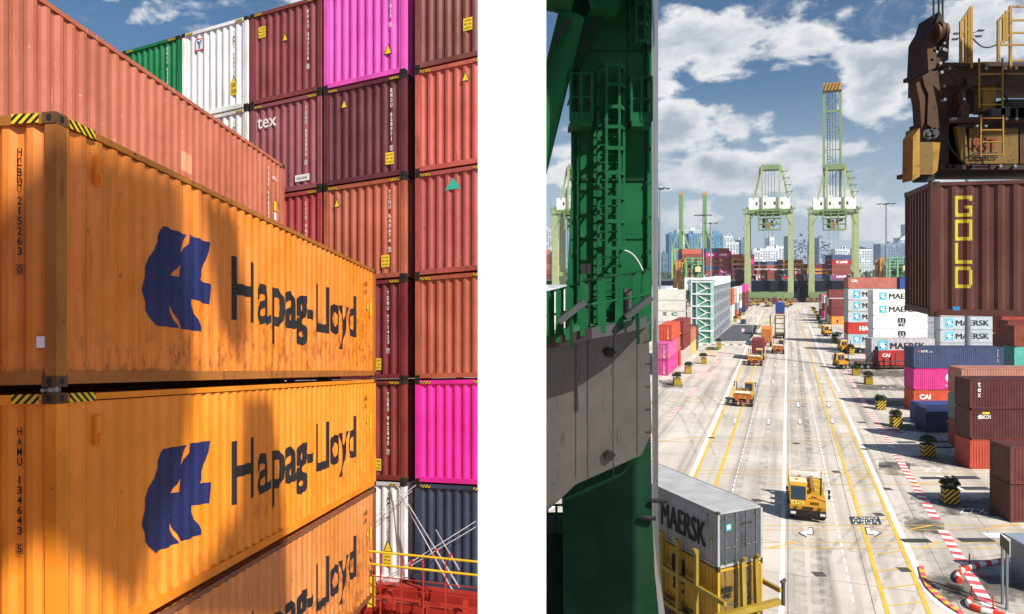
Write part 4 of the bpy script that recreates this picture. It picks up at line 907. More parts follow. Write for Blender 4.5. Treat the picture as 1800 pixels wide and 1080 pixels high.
shade_blocker('trolley_frame', 'added unseen plate shading the spreader', [P(1655, 60, 15.4), P(1672, 60, 15.4), P(1740, 118, 15.4), P(1830, 118, 15.4), P(1830, 225, 15.4), P(1700, 232, 15.4), P(1690, 320, 15.4), P(1645, 320, 15.4)], 6, .3)  # added unseen plate, no trolley part; keeps sun off the spreader
# ================================================================= YARD: CONTAINER STACKS
ORD = ['bottom', 'second', 'third', 'fourth', 'fifth', 'sixth', 'seventh']
def star(r, x, z, s, face='y0'):
    rect(r, x, z, x + s, z + s, CYAN, face, 'emblem', .01)
    pts = []
    for i in range(14):
        a = math.pi / 2 + i * math.pi / 7; q = s * (.42 if i % 2 == 0 else .17); pts.append((x + s / 2 + q * math.cos(a), z + s / 2 + q * math.sin(a)))
    shape(r, pts, WHITEP, face, 'emblem', .014)
def msk(r, x=1.3, s=1.75, w=6.3):
    star(r, x, .6, s); letter(r, 'MAERSK', x + s + .55, .85, 1.2, w, m=BLACKP, bold=.02, out=.02)
def msc(r):
    letter(r, 'm', 5.6, 1.45, .95, 1.5, m=BLACKP, bold=.03, out=.02); letter(r, 'sc', 5.6, .5, .68, 1.5, m=BLACKP, bold=.03, out=.02); rect(r, 5.4, 1.28, 7.3, 1.38, BLACKP, out=.01)
    for i in range(2): vletter(r, 'MEDU 91', .9 + .35 * i, 2.5, .17, .12, 'y0', BLACKP, .24)
def hl(r):
    q = [(x * .42 + .9, z * .75 + .1) for x, z in LOGO]; shape(r, q, NAVY, out=.01); letter(r, 'Hapag-Lloyd', 4.2, .7, 1.5, 7.2, m=BLACKP, bold=.04, out=.01)
def one(r): letter(r, 'ONE', 4.9, .75, 1.5, 5.0, m=WHITEP, bold=.06, out=.01)
def stackR(px, yb, tiers, name, L=12.19, h=2.9, lod=1, W=2.44):
    base = G(px, yb); n = len(tiers); out = []
    for i, t in enumerate(tiers):
        hexs, desc, fn = (t + (None,))[:3]
        r = container(f"{desc}, {ORD[i]} tier, {name}", hexs, (base.x, base.y, i * h), 0, L, W, h - .03, lod, None, None, .2)
        if fn: fn(r)
        out.append(r)
    return out
def stackL(px, yb, tiers, name, L=12.19, h=2.9, lod=1, serial=True, doors=None):
    base = G(px, yb)
    for i, t in enumerate(tiers):
        hexs, desc = t[:2]
        r = container(f"{desc}, {ORD[i]} tier, {name}", hexs, (base.x, base.y, i * h), math.pi / 2 - ANG, L, 2.44, h - .03, lod, doors, None, .2)
        if serial: vletter(r, 'TCLU48213', 1.75, 2.4, .19, .15, 'x0', WHITEP, .22); rect(r, 1.62, .3, 1.95, .6, YEL, 'x0')
# left of the lane
stackL(1174, 661, [('#b8387e', 'magenta container end'), ('#bc5488', 'pink container end')], 'the stack nearest the crane leg')
stackL(1180.5, 654, [('#b9573c', 'rust orange container end'), ('#b35a40', 'pale rust container end'), ('#bf4a30', 'orange red container end')], 'the stack just behind the pink ones')
stackL(1201, 641, [('#6e2c26', 'dark container end'), ('#702a25', 'dark brown container end'), ('#77302a', 'wider dark brown container end')], 'the brown stack left of the stair tower')
stackL(1194.5, 644, [('#b23a2c', 'single bright red container with white roof')], 'the short row before the brown stack')
stackL(1200.5, 641.5, [('#dcdad4', 'white container sliver beside the red one')], 'the short row by the brown stack', serial=False)
stackL(1212, 628, [('#c3a559', 'sand yellow container end'), ('#b0674c', 'salmon container end')], 'the small stack beside the stair tower foot')
stackL(1217, 623, [('#4f4a45', 'dark grey container end'), ('#5b4038', 'dark brown grey container end')], 'the row behind the sand yellow container', serial=False)
rf = G(1205.5, 604); lf = rf - RT * 12.19
for i, (hx, ds) in enumerate((('#cfcbc0', 'grimy white refrigerated container'), ('#cfcbc0', 'grey white refrigerated container'), ('#dad6cc', 'white container lettered S C'), ('#dedacf', 'white refrigerated container with rust spots'), ('#e0dcd2', 'white refrigerated container'))):
    r = container(f"{ds}, {ORD[i]} tier, white stack left of the stair tower", hx, (lf.x, lf.y, i * 2.75), -ANG, 12.19, 2.44, 2.72, 1, None, None, .15, wc='#a39a86')
    if i == 2: letter(r, 'S  C', 6.4, 1.5, .9, 3.6, m=flat('#1f6a4a'), bold=.03, out=.01)
    link('end_panel', (lambda b: b.box(12.2, .1, .15, 12.24, 2.34, 2.6).mesh('end_panel'))(MB()), r, DKGREY)
random.seed(11)
def farstack(px, yb, cols, name): stackL(px, yb, cols, name, lod=0, serial=False)
Wc, Oc, Bc, Pc, Nc, Gc = ('#cfcdc6', 'white'), ('#b0502f', 'orange'), ('#6f2f2a', 'brown'), ('#cf3f92', 'pink'), ('#2f3d66', 'navy blue'), ('#7d8890', 'grey')
def cc(*k): return [(c[0], c[1] + ' small container end') for c in k]
farstack(1287, 565, cc(Wc, Wc, Oc, Oc), 'the first far stack beyond the stair tower')
farstack(1295.5, 560, cc(Oc, Gc, Wc, Wc), 'the second far stack beyond the stair tower')
farstack(1301, 555, cc(Nc, Wc, Gc, Wc), 'the third far stack beyond the stair tower')
farstack(1309.5, 550, cc(Nc, Bc, Bc, Pc), 'the far pink topped stack by the quay crane')
farstack(1313.5, 545, cc(Bc, Nc, Bc, Pc), 'the farthest stack by the quay crane foot')
# right of the lane
def cai(r): letter(r, 'CAI', .8, 1.6, .7, 1.5, m=WHITEP, bold=.04, out=.01)
def hamb(r): letter(r, 'HAMB', 2.9, .8, 1.15, 4.2, m=WHITEP, bold=.05, out=.01)
def lite(r): letter(r, 'MSKU 71', 10.2, 2.1, .25, 1.5, m=BLACKP, out=.01)
for px, yb, cols in ((1444, 556, (Bc, Wc, Pc)), (1449, 560, (Pc, Bc, Wc)), (1455.5, 565, (('#3f9a4a', 'green'), ('#c3a559', 'yellow'), Bc))):
    stackR(px, yb, [(c[0], c[1] + ' distant container') for c in cols], f'the far stack right of the lane near row {yb}', lod=0)
stackR(1462, 571, [('#d98a2c', 'small orange container', hl), ('#6c2a28', 'dark maroon container'), ('#70302c', 'maroon container')], 'the far orange based stack right of the lane')
stackR(1458, 567, [('#b9bcc0', 'pale grey container'), ('#6f2f2a', 'brown container'), ('#c9cbcc', 'light grey container'), ('#7a3a32', 'brown roofed container')], 'the far stack behind the orange based one', lod=0)
stackR(1491, 607, [('#aab0b6', 'grey container with star emblem', msk), ('#bb3324', 'bright red container lettered HAMB', hamb), ('#b9bec4', 'light grey container with star emblem', msk), ('#b9bdb8', 'greenish grey container with star emblem', msk), ('#bfc4c9', 'pale grey container with star emblem', msk), ('#b3685a', 'salmon container lettered CAI', cai)], 'the six high stack right of the lane', h=2.83)
stackR(1582, 607, [('#8f9499', 'grey hidden container'), ('#8f9499', 'grey hidden box'), ('#8f9499', 'grey shaded container'), ('#8f9499', 'grey plain container'), ('#8f9499', 'light grey plain container'), ('#2c4a96', 'blue container with round orange emblem', lambda r: (rect(r, 2.6, .7, 4.1, 2.2, flat('#d9dde0'), out=.01), rect(r, 2.85, 1.1, 3.85, 1.85, flat('#d0683c'), out=.014)))], 'the stack behind the tall white one', h=2.83)
stackR(1535, 624, [('#dcdad2', 'white container', None), ('#dfe0e0', 'white container with half hidden m emblem', msc), ('#dfe2e3', 'white container with msc emblem', msc), ('#e6e4dc', 'cream white container with star emblem', lambda r: msk(r, 1.3, 1.7, 6.6)), ('#e9e7df', 'bright white container with star emblem', lambda r: msk(r, 1.3, 1.7, 6.6))], 'the tall white stack')
stackR(1532, 648, [('#cbbba2', 'beige end container with pink post'), ('#b4b6ba', 'grey container with large star emblem', lambda r: msk(r, 1.2, 1.9, 6.6))], 'the low stack before the tall white one')
stackR(1653, 626, [('#a9adb2', 'grey container'), ('#a9b2b8', 'blue grey container with star emblem', lambda r: msk(r, 1.1, 1.8, 7.2)), ('#aeb9c0', 'pale blue grey container with star emblem', lambda r: msk(r, 1.1, 1.8, 7.2)), ('#c4bfae', 'beige grey container with star emblem', lambda r: msk(r, 1.1, 1.8, 7.2)), ('#a9adb2', 'plain grey container')], 'the grey stack under the hanging container')
stackR(1762, 683, [('#7a3a30', 'brown container'), ('#70302c', 'dark brown container'), ('#7a302a', 'maroon container'), ('#a8402e', 'red brown container')], 'the back red stack at the right edge')
stackR(1772, 700, [('#3f6a4a', 'green container'), ('#5b2a4a', 'purple container'), ('#6f3a30', 'brown container'), ('#7a2f28', 'dark red container')], 'the middle red stack at the right edge')
stackR(1783, 722, [('#7a3a30', 'brown container'), ('#8a4032', 'rust container'), ('#4fa394', 'turquoise container', lambda r: vletter(r, 'CAPITAL', 1.9, 2.5, .24, .5, 'y0', WHITEP, .3)), ('#7d3a26', 'orange brown container')], 'the front stack of the right edge rows')
stackR(1606, 723, [('#c04a2c', 'orange container lettered CAI', cai), ('#cc2a80', 'long magenta container lettered ONE', lambda r: (letter(r, 'ONE', 4.3, .95, 1.35, 4.4, m=WHITEP, bold=.07, out=.01), letter(r, 'OCEAN NETWORK EXPRESS', 4.3, .45, .22, 4.8, m=WHITEP, bold=.02, out=.01))), ('#3a4566', 'long slate blue container lettered NYK', lambda r: (letter(r, 'NYK', 1.0, 2.15, .3, 1.0, m=WHITEP, out=.01), letter(r, 'LINE', 2.1, 2.15, .12, .5, m=WHITEP, out=.01), rect(r, .5, 2.15, .85, 2.45, flat('#b04048'), out=.01), vletter(r, 'NYKU 47', 11.4, 2.5, .17, .15, 'y0', WHITEP, .26)))], 'the magenta stack')
def cronos(r):
    letter(r, 'CRONOS', 5.0, 1.75, .5, 2.6, m=WHITEP, bold=.02, out=.01)
    for pts in ([(2.3, 1.35), (2.9, 1.0), (3.6, 1.15), (3.9, 1.45), (3.3, 1.35), (2.8, 1.5)], [(2.9, 1.5), (3.3, 1.9), (3.9, 1.85), (4.3, 1.6), (4.1, 1.5), (3.6, 1.6)], [(3.9, 1.8), (4.1, 2.15), (4.6, 2.05), (4.75, 1.8), (4.4, 1.75), (4.3, 1.55)], [(4.3, 1.5), (4.8, 1.3), (4.6, 1.05), (4.5, 1.25), (4.1, 1.35)], [(3.4, 1.15), (3.7, .85), (4.0, .9), (3.8, 1.2)]): shape(r, pts, WHITEP, out=.01)
stackR(1618, 747, [('#2f4a80', 'shorter blue container')], 'the row behind the navy container', h=2.6)
stackR(1628, 761, [('#22315e', 'navy blue container with white lion emblem', cronos)], 'the row before the magenta stack')
def tex(r): [letter(r, ch, .75, 2.15 - .5 * i, .36 if ch != 't' else .44, .3, m=WHITEP, bold=.012, out=.01) for i, ch in enumerate('tex')]
def beacon(r): rect(r, 1.2, 2.42, 1.9, 2.6, YEL, out=.01); letter(r, 'tBEACON', .75, 1.95, .4, 1.25, m=WHITEP, bold=.02, out=.012)
stackR(1705, 825, [('#a8402c', 'orange red container'), ('#4f201d', 'dark brown container lettered BEACON', beacon), ('#52221f', 'dark brown container lettered tex', tex)], 'the large brown stack', lod=1)
stackR(1690, 790, [('#9a4a34', 'salmon rust container'), ('#7a8a80', 'pale green grey container'), ('#b07a68', 'salmon roofed container')], 'the row behind the large brown stack')
stackR(1776, 919, [('#5b2a25', 'dark maroon container'), ('#5e2c26', 'maroon container with small white marks')], 'the nearest stack at the right edge', lod=2)
# msk reefer on the yellow carrier, bottom
MY = 36.9; cpt = P(1262, 902, MY); yaw = math.atan(600 / F); top = cpt.z
# x1 end faces the viewer; long left flank is y0
import math as _m
dirL = Vector((-math.sin(yaw), math.cos(yaw), 0)); rr_ = Vector((math.cos(yaw), math.sin(yaw), 0))
def carrier_box(label, hexs, z, fn, wc):
    o = cpt + dirL * 12.19
    r = container(label, hexs, (o.x, o.y, z), math.atan2(-dirL.y, -dirL.x), 12.19, 3.0, 2.88, 2, 'x1', None, .2, wc=wc)
    for d_ in r.children:
        if d_.name.startswith('door'): d_.material_slots[0].material = mat('#43484c' if 'grey' in label else '#7a5f22', .6, 0, .3, '#2a2420', key='cd' + hexs)  # door colours darkened to carry the shade on this end
    fn(r); return r
def mk1(r):
    letter(r, 'MAERSK', 7.5, .8, 1.3, 3.75, m=BLACKP, bold=.03, out=.01); triangle(r, 11.7, 1.2, .25); vletter(r, 'MSKU', 11.4, 2.6, .12, .1, 'y0', BLACKP, .18)
    star(r, .55, 1.9, .3, 'x1'); letter(r, 'MRKU 576 7902', 1.45, 2.1, .1, .75, 'x1', m=flat('#20242a'), out=.08)
    for k in range(5): letter(r, 'PAY 26.9', 1.5, 1.6 - .16 * k, .07, .4, 'x1', m=flat('#20242a'), out=.08)
def mk2(r):
    letter(r, 'm', 8.55, 1.5, .95, .95, m=BLACKP, bold=.04, out=.01); letter(r, 'sc', 8.55, .55, .75, .95, m=BLACKP, bold=.04, out=.01)
    letter(r, 'm', .3, 1.7, .3, .5, 'x1', BLACKP, out=.08, bold=.06); letter(r, 'sc', .3, 1.4, .25, .5, 'x1', BLACKP, out=.08, bold=.06); letter(r, 'MEDU 4812', 1.4, 1.9, .1, .7, 'x1', BLACKP, out=.08)
carrier_box('pale grey container with grey doors lettered MAERSK on top of the yellow carrier', '#9b9c9c', top - 2.88, mk1, '#6a5a48')
carrier_box('yellow container with m emblem held between the carrier posts', '#b8901f', top - 5.8, mk2, '#5a4020')
cr = empty('container_carrier', (cpt + dirL * 12.19 - Vector((0, 0, cpt.z))), math.atan2(-dirL.y, -dirL.x), 'yellow steel cassette trailer with upright guide posts carrying two containers', 'trailer')
zb = top - 5.8; CY = mat('#927a26', .55, .05, .35, '#4a3a1c', key='cy')
b = MB(); b.box(-.3, .1, zb - .45, 13.0, 2.9, zb - .03); b.build('bed', CY, cr)
for x in (2.6, 5.3, 7.9, 9.3, 10.8):
    for y, nm in ((-.42, 0), (3.2, 1)):
        b = MB(); b.box(x, y, zb - .5, x + .22, y + .24, zb + 3.3); b.prism([(x, y, zb + 3.3), (x + .22, y, zb + 3.3), (x + .22, y + .24, zb + 3.3), (x, y + .24, zb + 3.3)], (0, .12 if nm else -.12, .3)); b.build('guide_post', CY, cr)
for z in (zb - .4, zb + 1.5):
    for y in (-.4, 3.24):
        b = MB(); b.box(0, y, z, 13.1, y + .16, z + .22); b.build('side_rail', CY, cr)
for y in (1.15, 2.05):
    b = MB(); b.prism([(12.6, y, zb - .4), (12.6, y + .24, zb - .4), (12.45, y + .24, zb + 3.25), (12.45, y, zb + 3.25)], (.2, 0, 0)); b.prism([(12.45, y, zb + 3.25), (12.65, y, zb + 3.25), (12.65, y + .24, zb + 3.25), (12.45, y + .24, zb + 3.25)], (.18, 0, .25)); b.build('guide_post', CY, cr)
b = MB(); b.box(12.7, -.7, zb + .75, 12.95, 3.5, zb + 1.05); b.build('end_rail', CY, cr)
b = MB(); b.tube((12.9, 3.7, zb + .7), (12.9, 3.7, zb + 1.9), .1); b.tube((12.9, 3.55, zb + 1.9), (12.9, 3.85, zb + 2.0), .09); b.build('hose_stand', DKGREY, cr)
for x in (1.5, 3.0, 9.5, 11.0):
    for y in (.2, 2.8):
        w = MB(); w.wheel((x, y, .5), .5, .35, (0, 1, 0)); w.build('wheel', RUBBER, cr)
# ================================================================= VEHICLES
VY = mat('#c08a1c', .45, 0, .15, '#5a4020', key='vy', streak=False); VY2 = mat('#c9a223', .5, 0, .2, '#5a4020', key='vy2', streak=False); OR = mat('#b5532a', .5, 0, .2, '#4a2a1c', key='or'); TAN = mat('#8f6a44', .7, 0, .3, '#4a3424', key='tan', streak=False)
def wheel(root, x, y, r=.5, w=.32):
    b = MB(); b.wheel((x, y, r), r, w, n=20); o = b.build('wheel', RUBBER, root)
    s = 1 if x > 0 else -1; b = MB(); b.tube((x + s * (w / 2 - .02), y, r), (x + s * (w / 2 + .02), y, r), .27, .2, 14); b.build('rim', mat('#7d7f80', .5, .4, .2), o)
def truck(label, num, bed=True, group=None, dark=False, length=6.3):
    t = empty('terminal_truck', (0, 0, 0), 0, label, 'truck', group)
    b = MB(); b.box(-.5, .4, .65, -.3, length, .95).box(.3, .4, .65, .5, length, .95)
    for y in (.6, 2.2, 3.6, 5.0, length - .2): b.box(-.3, y, .68, .3, y + .15, .9)
    b.box(-1.1, 2.2, .5, -.55, 3.2, 1.0); b.tube((.6, 2.3, .75), (.6, 3.3, .75), .28, n=14); b.build('chassis', DKGREY, t)
    # cab with tapered profile
    b = MB(); b.prism([(-1.28, .12, .95), (-1.28, .0, 1.6), (-1.28, .22, 2.72), (-1.28, .4, 2.85), (-1.28, 1.75, 2.85), (-1.28, 1.8, .95)], (1.22, 0, 0)); cab = b.build('cab', VY, t)
    b = MB(); b.box(-1.3, .35, 2.85, -.04, 1.7, 2.93); b.build('cab_roof', mat('#d8cba0', .6, 0, .1, key='rf'), cab)
    b = MB(); b.prism([(-1.2, -.015, 1.66), (-.14, -.015, 1.66), (-.14, .18, 2.64), (-1.2, .18, 2.64)], (0, .03, 0)); b.build('windscreen', GLASS, cab)
    for x in (-1.3, -.07):
        b = MB(); b.prism([(x, .42, 1.75), (x, 1.0, 1.75), (x, 1.0, 2.6), (x, .5, 2.6)], (.03, 0, 0)); b.build('side_window', GLASS, cab)
        b = MB(); b.prism([(x, 1.08, 1.75), (x, 1.6, 1.75), (x, 1.6, 2.6), (x, 1.08, 2.6)], (.03, 0, 0)); b.build('side_window', GLASS, cab)
    b = MB(); b.box(-1.12, 1.79, 1.6, -.2, 1.82, 2.65); b.build('rear_window', GLASS, cab)
    b = MB(); b.tube((-.75, .9, 2.9), (-.75, .9, 3.05), .08); b.build('beacon', flat('#c4601c'), cab)
    # front panel and engine cover
    b = MB(); b.prism([(-1.28, .0, .9), (-1.28, -.06, 1.2), (-1.28, -.02, 1.62), (-1.28, .1, 1.62), (-1.28, .1, .9)], (2.56, 0, 0)); b.prism([(-.05, 0, 1.0), (-.05, .05, 1.62), (-.05, 1.0, 1.75), (-.05, 1.9, 1.6), (-.05, 1.9, 1.0)], (1.33, 0, 0)); b.build('engine_cover', VY, t)
    for k in range(4):
        b = MB(); b.box(.2 + .16 * k, -.075, 1.36, .28 + .16 * k, -.02, 1.56); b.build('vent', BLACK, t) if k < 4 else None
    b = MB()
    for k in range(7): b.box(-.35 + .11 * k, -.09, 1.0, -.28 + .11 * k, -.04, 1.18)
    b.build('grille', BLACK, t)
    for x in (-.95, .75):
        b = MB(); b.box(x, -.09, 1.02, x + .2, -.04, 1.16); b.build('air_intake', DKGREY, t)
    b = MB(); b.box(-1.3, -.12, .45, 1.3, .2, .9); b.box(-.45, -.14, .55, .45, -.1, .8); b.build('bumper', BLACK, t)
    for x in (-1.22, .87):
        b = MB(); b.box(x, -.15, .58, x + .36, -.11, .76); b.build('headlight', mat('#cfcfc8', .2, 0, 0, key='hl'), t)
    if num:
        b = MB(); b.box(-1.2, -.085, 1.32, -.3, -.05, 1.58); b.build('number_plate', flat('#dccf5a'), t)
        v, fs, (x0, y0, x1, y1) = text_geo(num, .0); b = MB(); b.add([(-1.12 + (p - x0) / (x1 - x0) * .74, -.09, 1.345 + (q - y0) / (y1 - y0) * .21) for p, q in v], fs); b.build('fleet_number', BLACK, t, False)
    for s in (-1, 1):
        b = MB(); b.bar((s * 1.28, .1, 2.5), (s * 1.55, .0, 2.5), .03); b.box(s * 1.5 - .08, -.05, 2.3, s * 1.5 + .08, .02, 2.6).box(s * 1.5 - .08, -.05, 1.9, s * 1.5 + .08, .02, 2.22); b.build('mirror', BLACK, t)
    b = MB(); b.bar((1.0, 1.9, 1.3), (1.05, 1.9, 2.9), .12); b.bar((.3, .3, 1.9), (1.0, 1.2, 1.5), .12, .06); b.build('exhaust_pipe', BLACK, t)
    for y in (1.0, 4.4, 5.55) if length > 5.8 else (1.0, 4.0):
        for x in (-1.1, 1.1): wheel(t, x, y, .5, .36 if y < 2 else .5)
    if bed:
        for y in (2.7, 4.1, 5.6):
            b = MB(); b.prism([(-1.3, y, 1.15), (1.3, y, 1.15), (1.3, y, 1.55), (1.1, y, 1.75), (-1.1, y, 1.75), (-1.3, y, 1.55)], (0, .45, 0)); b.build('cross_beam', VY2, t)
        for x in (-.55, .35):
            b = MB(); b.box(x, 1.95, 1.76, x + .24, 6.35, 1.95); b.build('bed_rail', TAN, t)
        b = MB(); b.box(-1.0, 2.0, 1.96, 1.0, 2.35, 2.12) if False else b.box(-1.05, 6.1, 1.96, 1.05, 6.35, 2.2); b.build('end_board', WHITEP, t)
        for x in (-1.34, 1.26):
            for y in (2.8, 6.0):
                b = MB(); b.prism([(x, y, 1.5), (x + .08, y, 1.5), (x + .08, y, 2.4), (x, y, 2.2)], (0, .3, 0)); b.build('corner_guide', VY2, t)
        b = MB(); b.box(-1.0, 6.38, .9, -.45, 6.46, 1.55).box(.45, 6.38, .9, 1.0, 6.46, 1.55).box(-1.2, 6.38, .5, 1.2, 6.46, .58).box(-.06, 6.36, .5, .06, 6.44, .95); b.box(-1.25, 6.36, 1.5, 1.25, 6.44, 1.7); b.build('rear_bumper', OR, t)
    else:
        b = MB(); b.tube((0, length - 1.4, .98), (0, length - 1.4, 1.12), .5, n=18); b.box(-.5, length - 1.0, .95, .5, length, 1.02); b.build('fifth_wheel', BLACK, t)
        for s in (-1, 1):
            b = MB(); b.box(s * 1.1 - .27, 3.9, 1.06, s * 1.1 + .27, length - .1, 1.1); b.build('mudguard', DKGREY, t)
        b = MB(); b.box(-1.2, 2.0, .95, 1.2, 2.1, 2.0); b.build('headboard', DKGREY, t)
    return t
def put(o, px, py, head): p = G(px, py); o.location = (p.x, p.y, 0); o.rotation_euler.z = head; return o
t0 = truck('yellow terminal truck numbered 470 driving towards the viewer with empty bed', '470')
put(t0, 1420, 918, -ANG + R(1))
back = truck('yellow terminal truck seen from behind with orange rear bumper, alone in the left lane', None)
def rear(o, px, py, label):
    o['label'] = label; p = G(px, py) + U * 6.3; o.location = (p.x, p.y, 0); o.rotation_euler.z = math.pi - ANG; return o
rear(back, 1305, 716, 'yellow terminal truck seen from behind with orange rear bumper, alone in the left lane')
rear(copy_tree(back), 1327, 644, 'yellow terminal truck seen from behind just before the dark red container')
rear(copy_tree(back), 1367.5, 623, 'orange tailed terminal truck seen from behind beside the orange container')
def load(px, py, label, hexs, z=1.4, L=12.19, legend=None, trail='skeletal trailer'):
    p = G(px, py); q = p + RT * 1.22
    r = container(label, hexs, (q.x, q.y, z), math.pi / 2 - ANG, L, 2.44, 2.87, 1, 'x0', None, .15)
    t = empty('skeletal_trailer', p, -ANG, 'skeletal trailer under the ' + label, 'trailer')
    b = MB(); b.box(-.5, 0, z - .4, -.3, L, z - .03).box(.3, 0, z - .4, .5, L, z - .03)
    for y in (.1, L / 2, L - .3): b.box(-1.2, y, z - .3, 1.2, y + .2, z - .03)
    b.build('chassis', OR, t)
    for y in (.9, 2.1):
        for x in (-1.0, 1.0): wheel(t, x, y, .48, .45)
    return r
load(1332, 634, 'dark red container on a trailer in the left lane', '#7d2a36', L=6.06); load(1347, 610, 'orange container on a trailer beyond the red one', '#c57a30', L=12.19)
load(1361, 539, 'small maroon container by the foot of the quay crane', '#6d2c30', 1.4, 6.06)
bl = load(1371, 592, 'blue container riding high on the tall framed truck', '#234a9a', 6.6, 6.06)
ft = empty('mast_truck', G(1370, 596), -ANG, 'truck with tall dark yellow lifting frame under the blue container', 'truck')
for x in (-2.5, -1.2, 1.1):
    b = MB(); b.box(x, 0, .5, x + .3, .4, 6.4); b.build('mast_post', mat('#5a4a20', .6, .1, .4, '#201a10', key='mp'), ft)
for z in (1.2, 2.6, 4.0, 5.4, 6.2):
    b = MB(); b.box(-1.2, .05, z, 1.4, .3, z + .25); b.build('cross_bar', mat('#8a7022', .6, .1, .4, '#201a10', key='mq'), ft)
b = MB(); b.box(-1.3, .3, .7, 1.3, 6, 1.3); b.build('chassis', DKGREY, ft)
for y in (.9, 4.8):
    for x in (-1.1, 1.1): wheel(ft, x, y, .55, .45)
# parked tractors, seen from the side
side = truck('yellow tractor unit with two rear axles parked nose left before the red container trailer', None, False, 'yellow tractor units parked across the rows')
def park(o, px, py, label):
    o['label'] = label; p = G(px, py); o.location = (p.x, p.y + 1.2, 0); o.rotation_euler.z = R(-90); return o
park(side, 1474, 650, side['label'])
s2 = truck('rounded orange yellow tractor unit with a single rear axle parked behind the front one', None, False, 'yellow tractor units parked across the rows', length=5.4); park(s2, 1480.5, 622, s2['label'])
s3 = copy_tree(s2); park(s3, 1450, 592, 'small yellow tractor unit parked farthest back, with a tan tail beam')
# container trailer with red box coupled to it
tr = empty('gooseneck_trailer', G(1530, 651), 0, 'dark framed trailer with upright stakes holding the red container', 'trailer')
b = MB(); b.box(-2.2, .6, 1.15, 1.4, 1.8, 1.45).box(1.2, .5, .45, 13.6, 1.9, .75); b.build('chassis', mat('#5a4630', .7, .1, .4, '#2a2018', key='tc'), tr)
b = MB(); b.bar((-.4, .6, 1.4), (1.5, .6, 4.3), .25); b.bar((1.6, .6, .4), (1.6, .6, 4.3), .28); b.bar((1.1, .6, 4.35), (1.7, .6, 4.3), .25); b.build('gooseneck_frame', DKGREY, tr)
for x in (2.4, 4.6, 8.6, 12.6):
    b = MB(); b.box(x, -.25, .1, x + .22, -.05, 3.3 if x > 3 else 2.4); b.build('stake', DKGREY, tr)
b = MB(); b.box(1.6, -.3, 1.6, 13.4, -.22, 1.8); b.build('side_rail', DKGREY, tr)
rcp = G(1546, 651); r = container('bright red container lettered CAI held in the dark stake trailer', '#ab2c26', (rcp.x, rcp.y + .6, .8), 0, 12.19, 2.44, 2.75, 1, None, None, .2); cai(r)
# small yellow vehicles at the crane feet, car
mini = truck('small distant yellow truck at the foot of the quay crane', None, True, 'distant yellow trucks along the quay')
for i, (px, py) in enumerate(((1349, 540), (1378, 541), (1393, 538), (1300, 541), (1322, 539), (1335, 538))):
    o = mini if i == 0 else copy_tree(mini); put(o, px, py, R((0, -10, 80, 15, 90, 85)[i]) - ANG)
    o['label'] = ['small distant yellow truck left of the maroon container at the crane foot', 'small distant yellow truck right of the maroon container', 'small distant yellow truck standing crosswise beside the quay crane leg', 'small distant yellow truck left of the quay crane by the far stacks', 'small yellow truck crosswise under the left crane leg', 'small yellow truck crosswise under the sill beam of the quay crane'][i]
car = empty('parked_car', G(1306, 570), -ANG, 'dark blue car parked on the grey asphalt beside the stair tower', 'car')
b = MB(); b.prism([(-.9, 0, .3), (-.9, 0, .75), (-.9, .9, .95), (-.9, 1.5, 1.45), (-.9, 3.3, 1.48), (-.9, 4.2, 1.0), (-.9, 4.4, .5), (-.9, 4.3, .3)], (1.8, 0, 0)); b.build('body', flat('#1d2740', .3), car)
b = MB(); b.prism([(-.75, .95, .99), (.75, .95, .99), (.7, 1.48, 1.42), (-.7, 1.48, 1.42)], (0, -.02, .02)); b.build('windscreen', GLASS, car)
for x in (-.6, .6):
    b = MB(); b.box(x - .2, -.02, .6, x + .2, .02, .74); b.build('headlight', flat('#b9bcc0'), car)
for y in (.85, 3.5):
    for x in (-.8, .8): wheel(car, x, y, .33, .2)
# ================================================================= PLANTERS
random.seed(21)
LEAF = mat('#2f3f1e', .7, 0, .3, '#6b6a3a', scale=3, key='leaf', vary=.5, streak=False)
def bush_mesh(sd):
    rnd = random.Random(sd); mb = MB()
    for k in range(1100):
        a = rnd.uniform(0, 6.283); e = math.asin(rnd.uniform(-.35, 1)); q = rnd.uniform(.5, 1.02) * (1 + .16 * math.sin(3 * a + sd) + .1 * math.sin(5 * a + 2 * e))
        c = Vector((.74 * q * math.cos(a) * math.cos(e), .74 * q * math.sin(a) * math.cos(e), .3 + .52 * q * math.sin(e)))
        n = Vector((rnd.gauss(0, 1), rnd.gauss(0, 1), rnd.gauss(.4, 1))).normalized(); u = n.orthogonal().normalized() * rnd.uniform(.04, .08); v = n.cross(u).normalized() * rnd.uniform(.05, .09)
        mb.add([c - u, c - v, c + u, c + v], [(0, 1, 2, 3)])
    return mb.mesh('foliage', False)
BM = [bush_mesh(i) for i in (1, 2, 3)]
for m_ in BM: m_.materials.append(LEAF)
PM = MB().box(-.55, -.55, .08, .55, .55, 1.2).box(-.59, -.59, 1.1, .59, .59, 1.25).mesh('planter_box'); PM.materials.append(HAZBIG)
SM = MB().box(-.45, -.45, .0, .45, .45, .09).box(-.5, -.5, 1.2, .5, .5, 1.27).mesh('soil'); SM.materials.append(flat('#3a2c20', .9))
TM = MB().tube((0, 0, 1.2), (.05, 0, 1.75), .05, .03).tube((0, 0, 1.3), (-.2, .1, 1.8), .03, .02).mesh('stem'); TM.materials.append(flat('#4a3a28'))
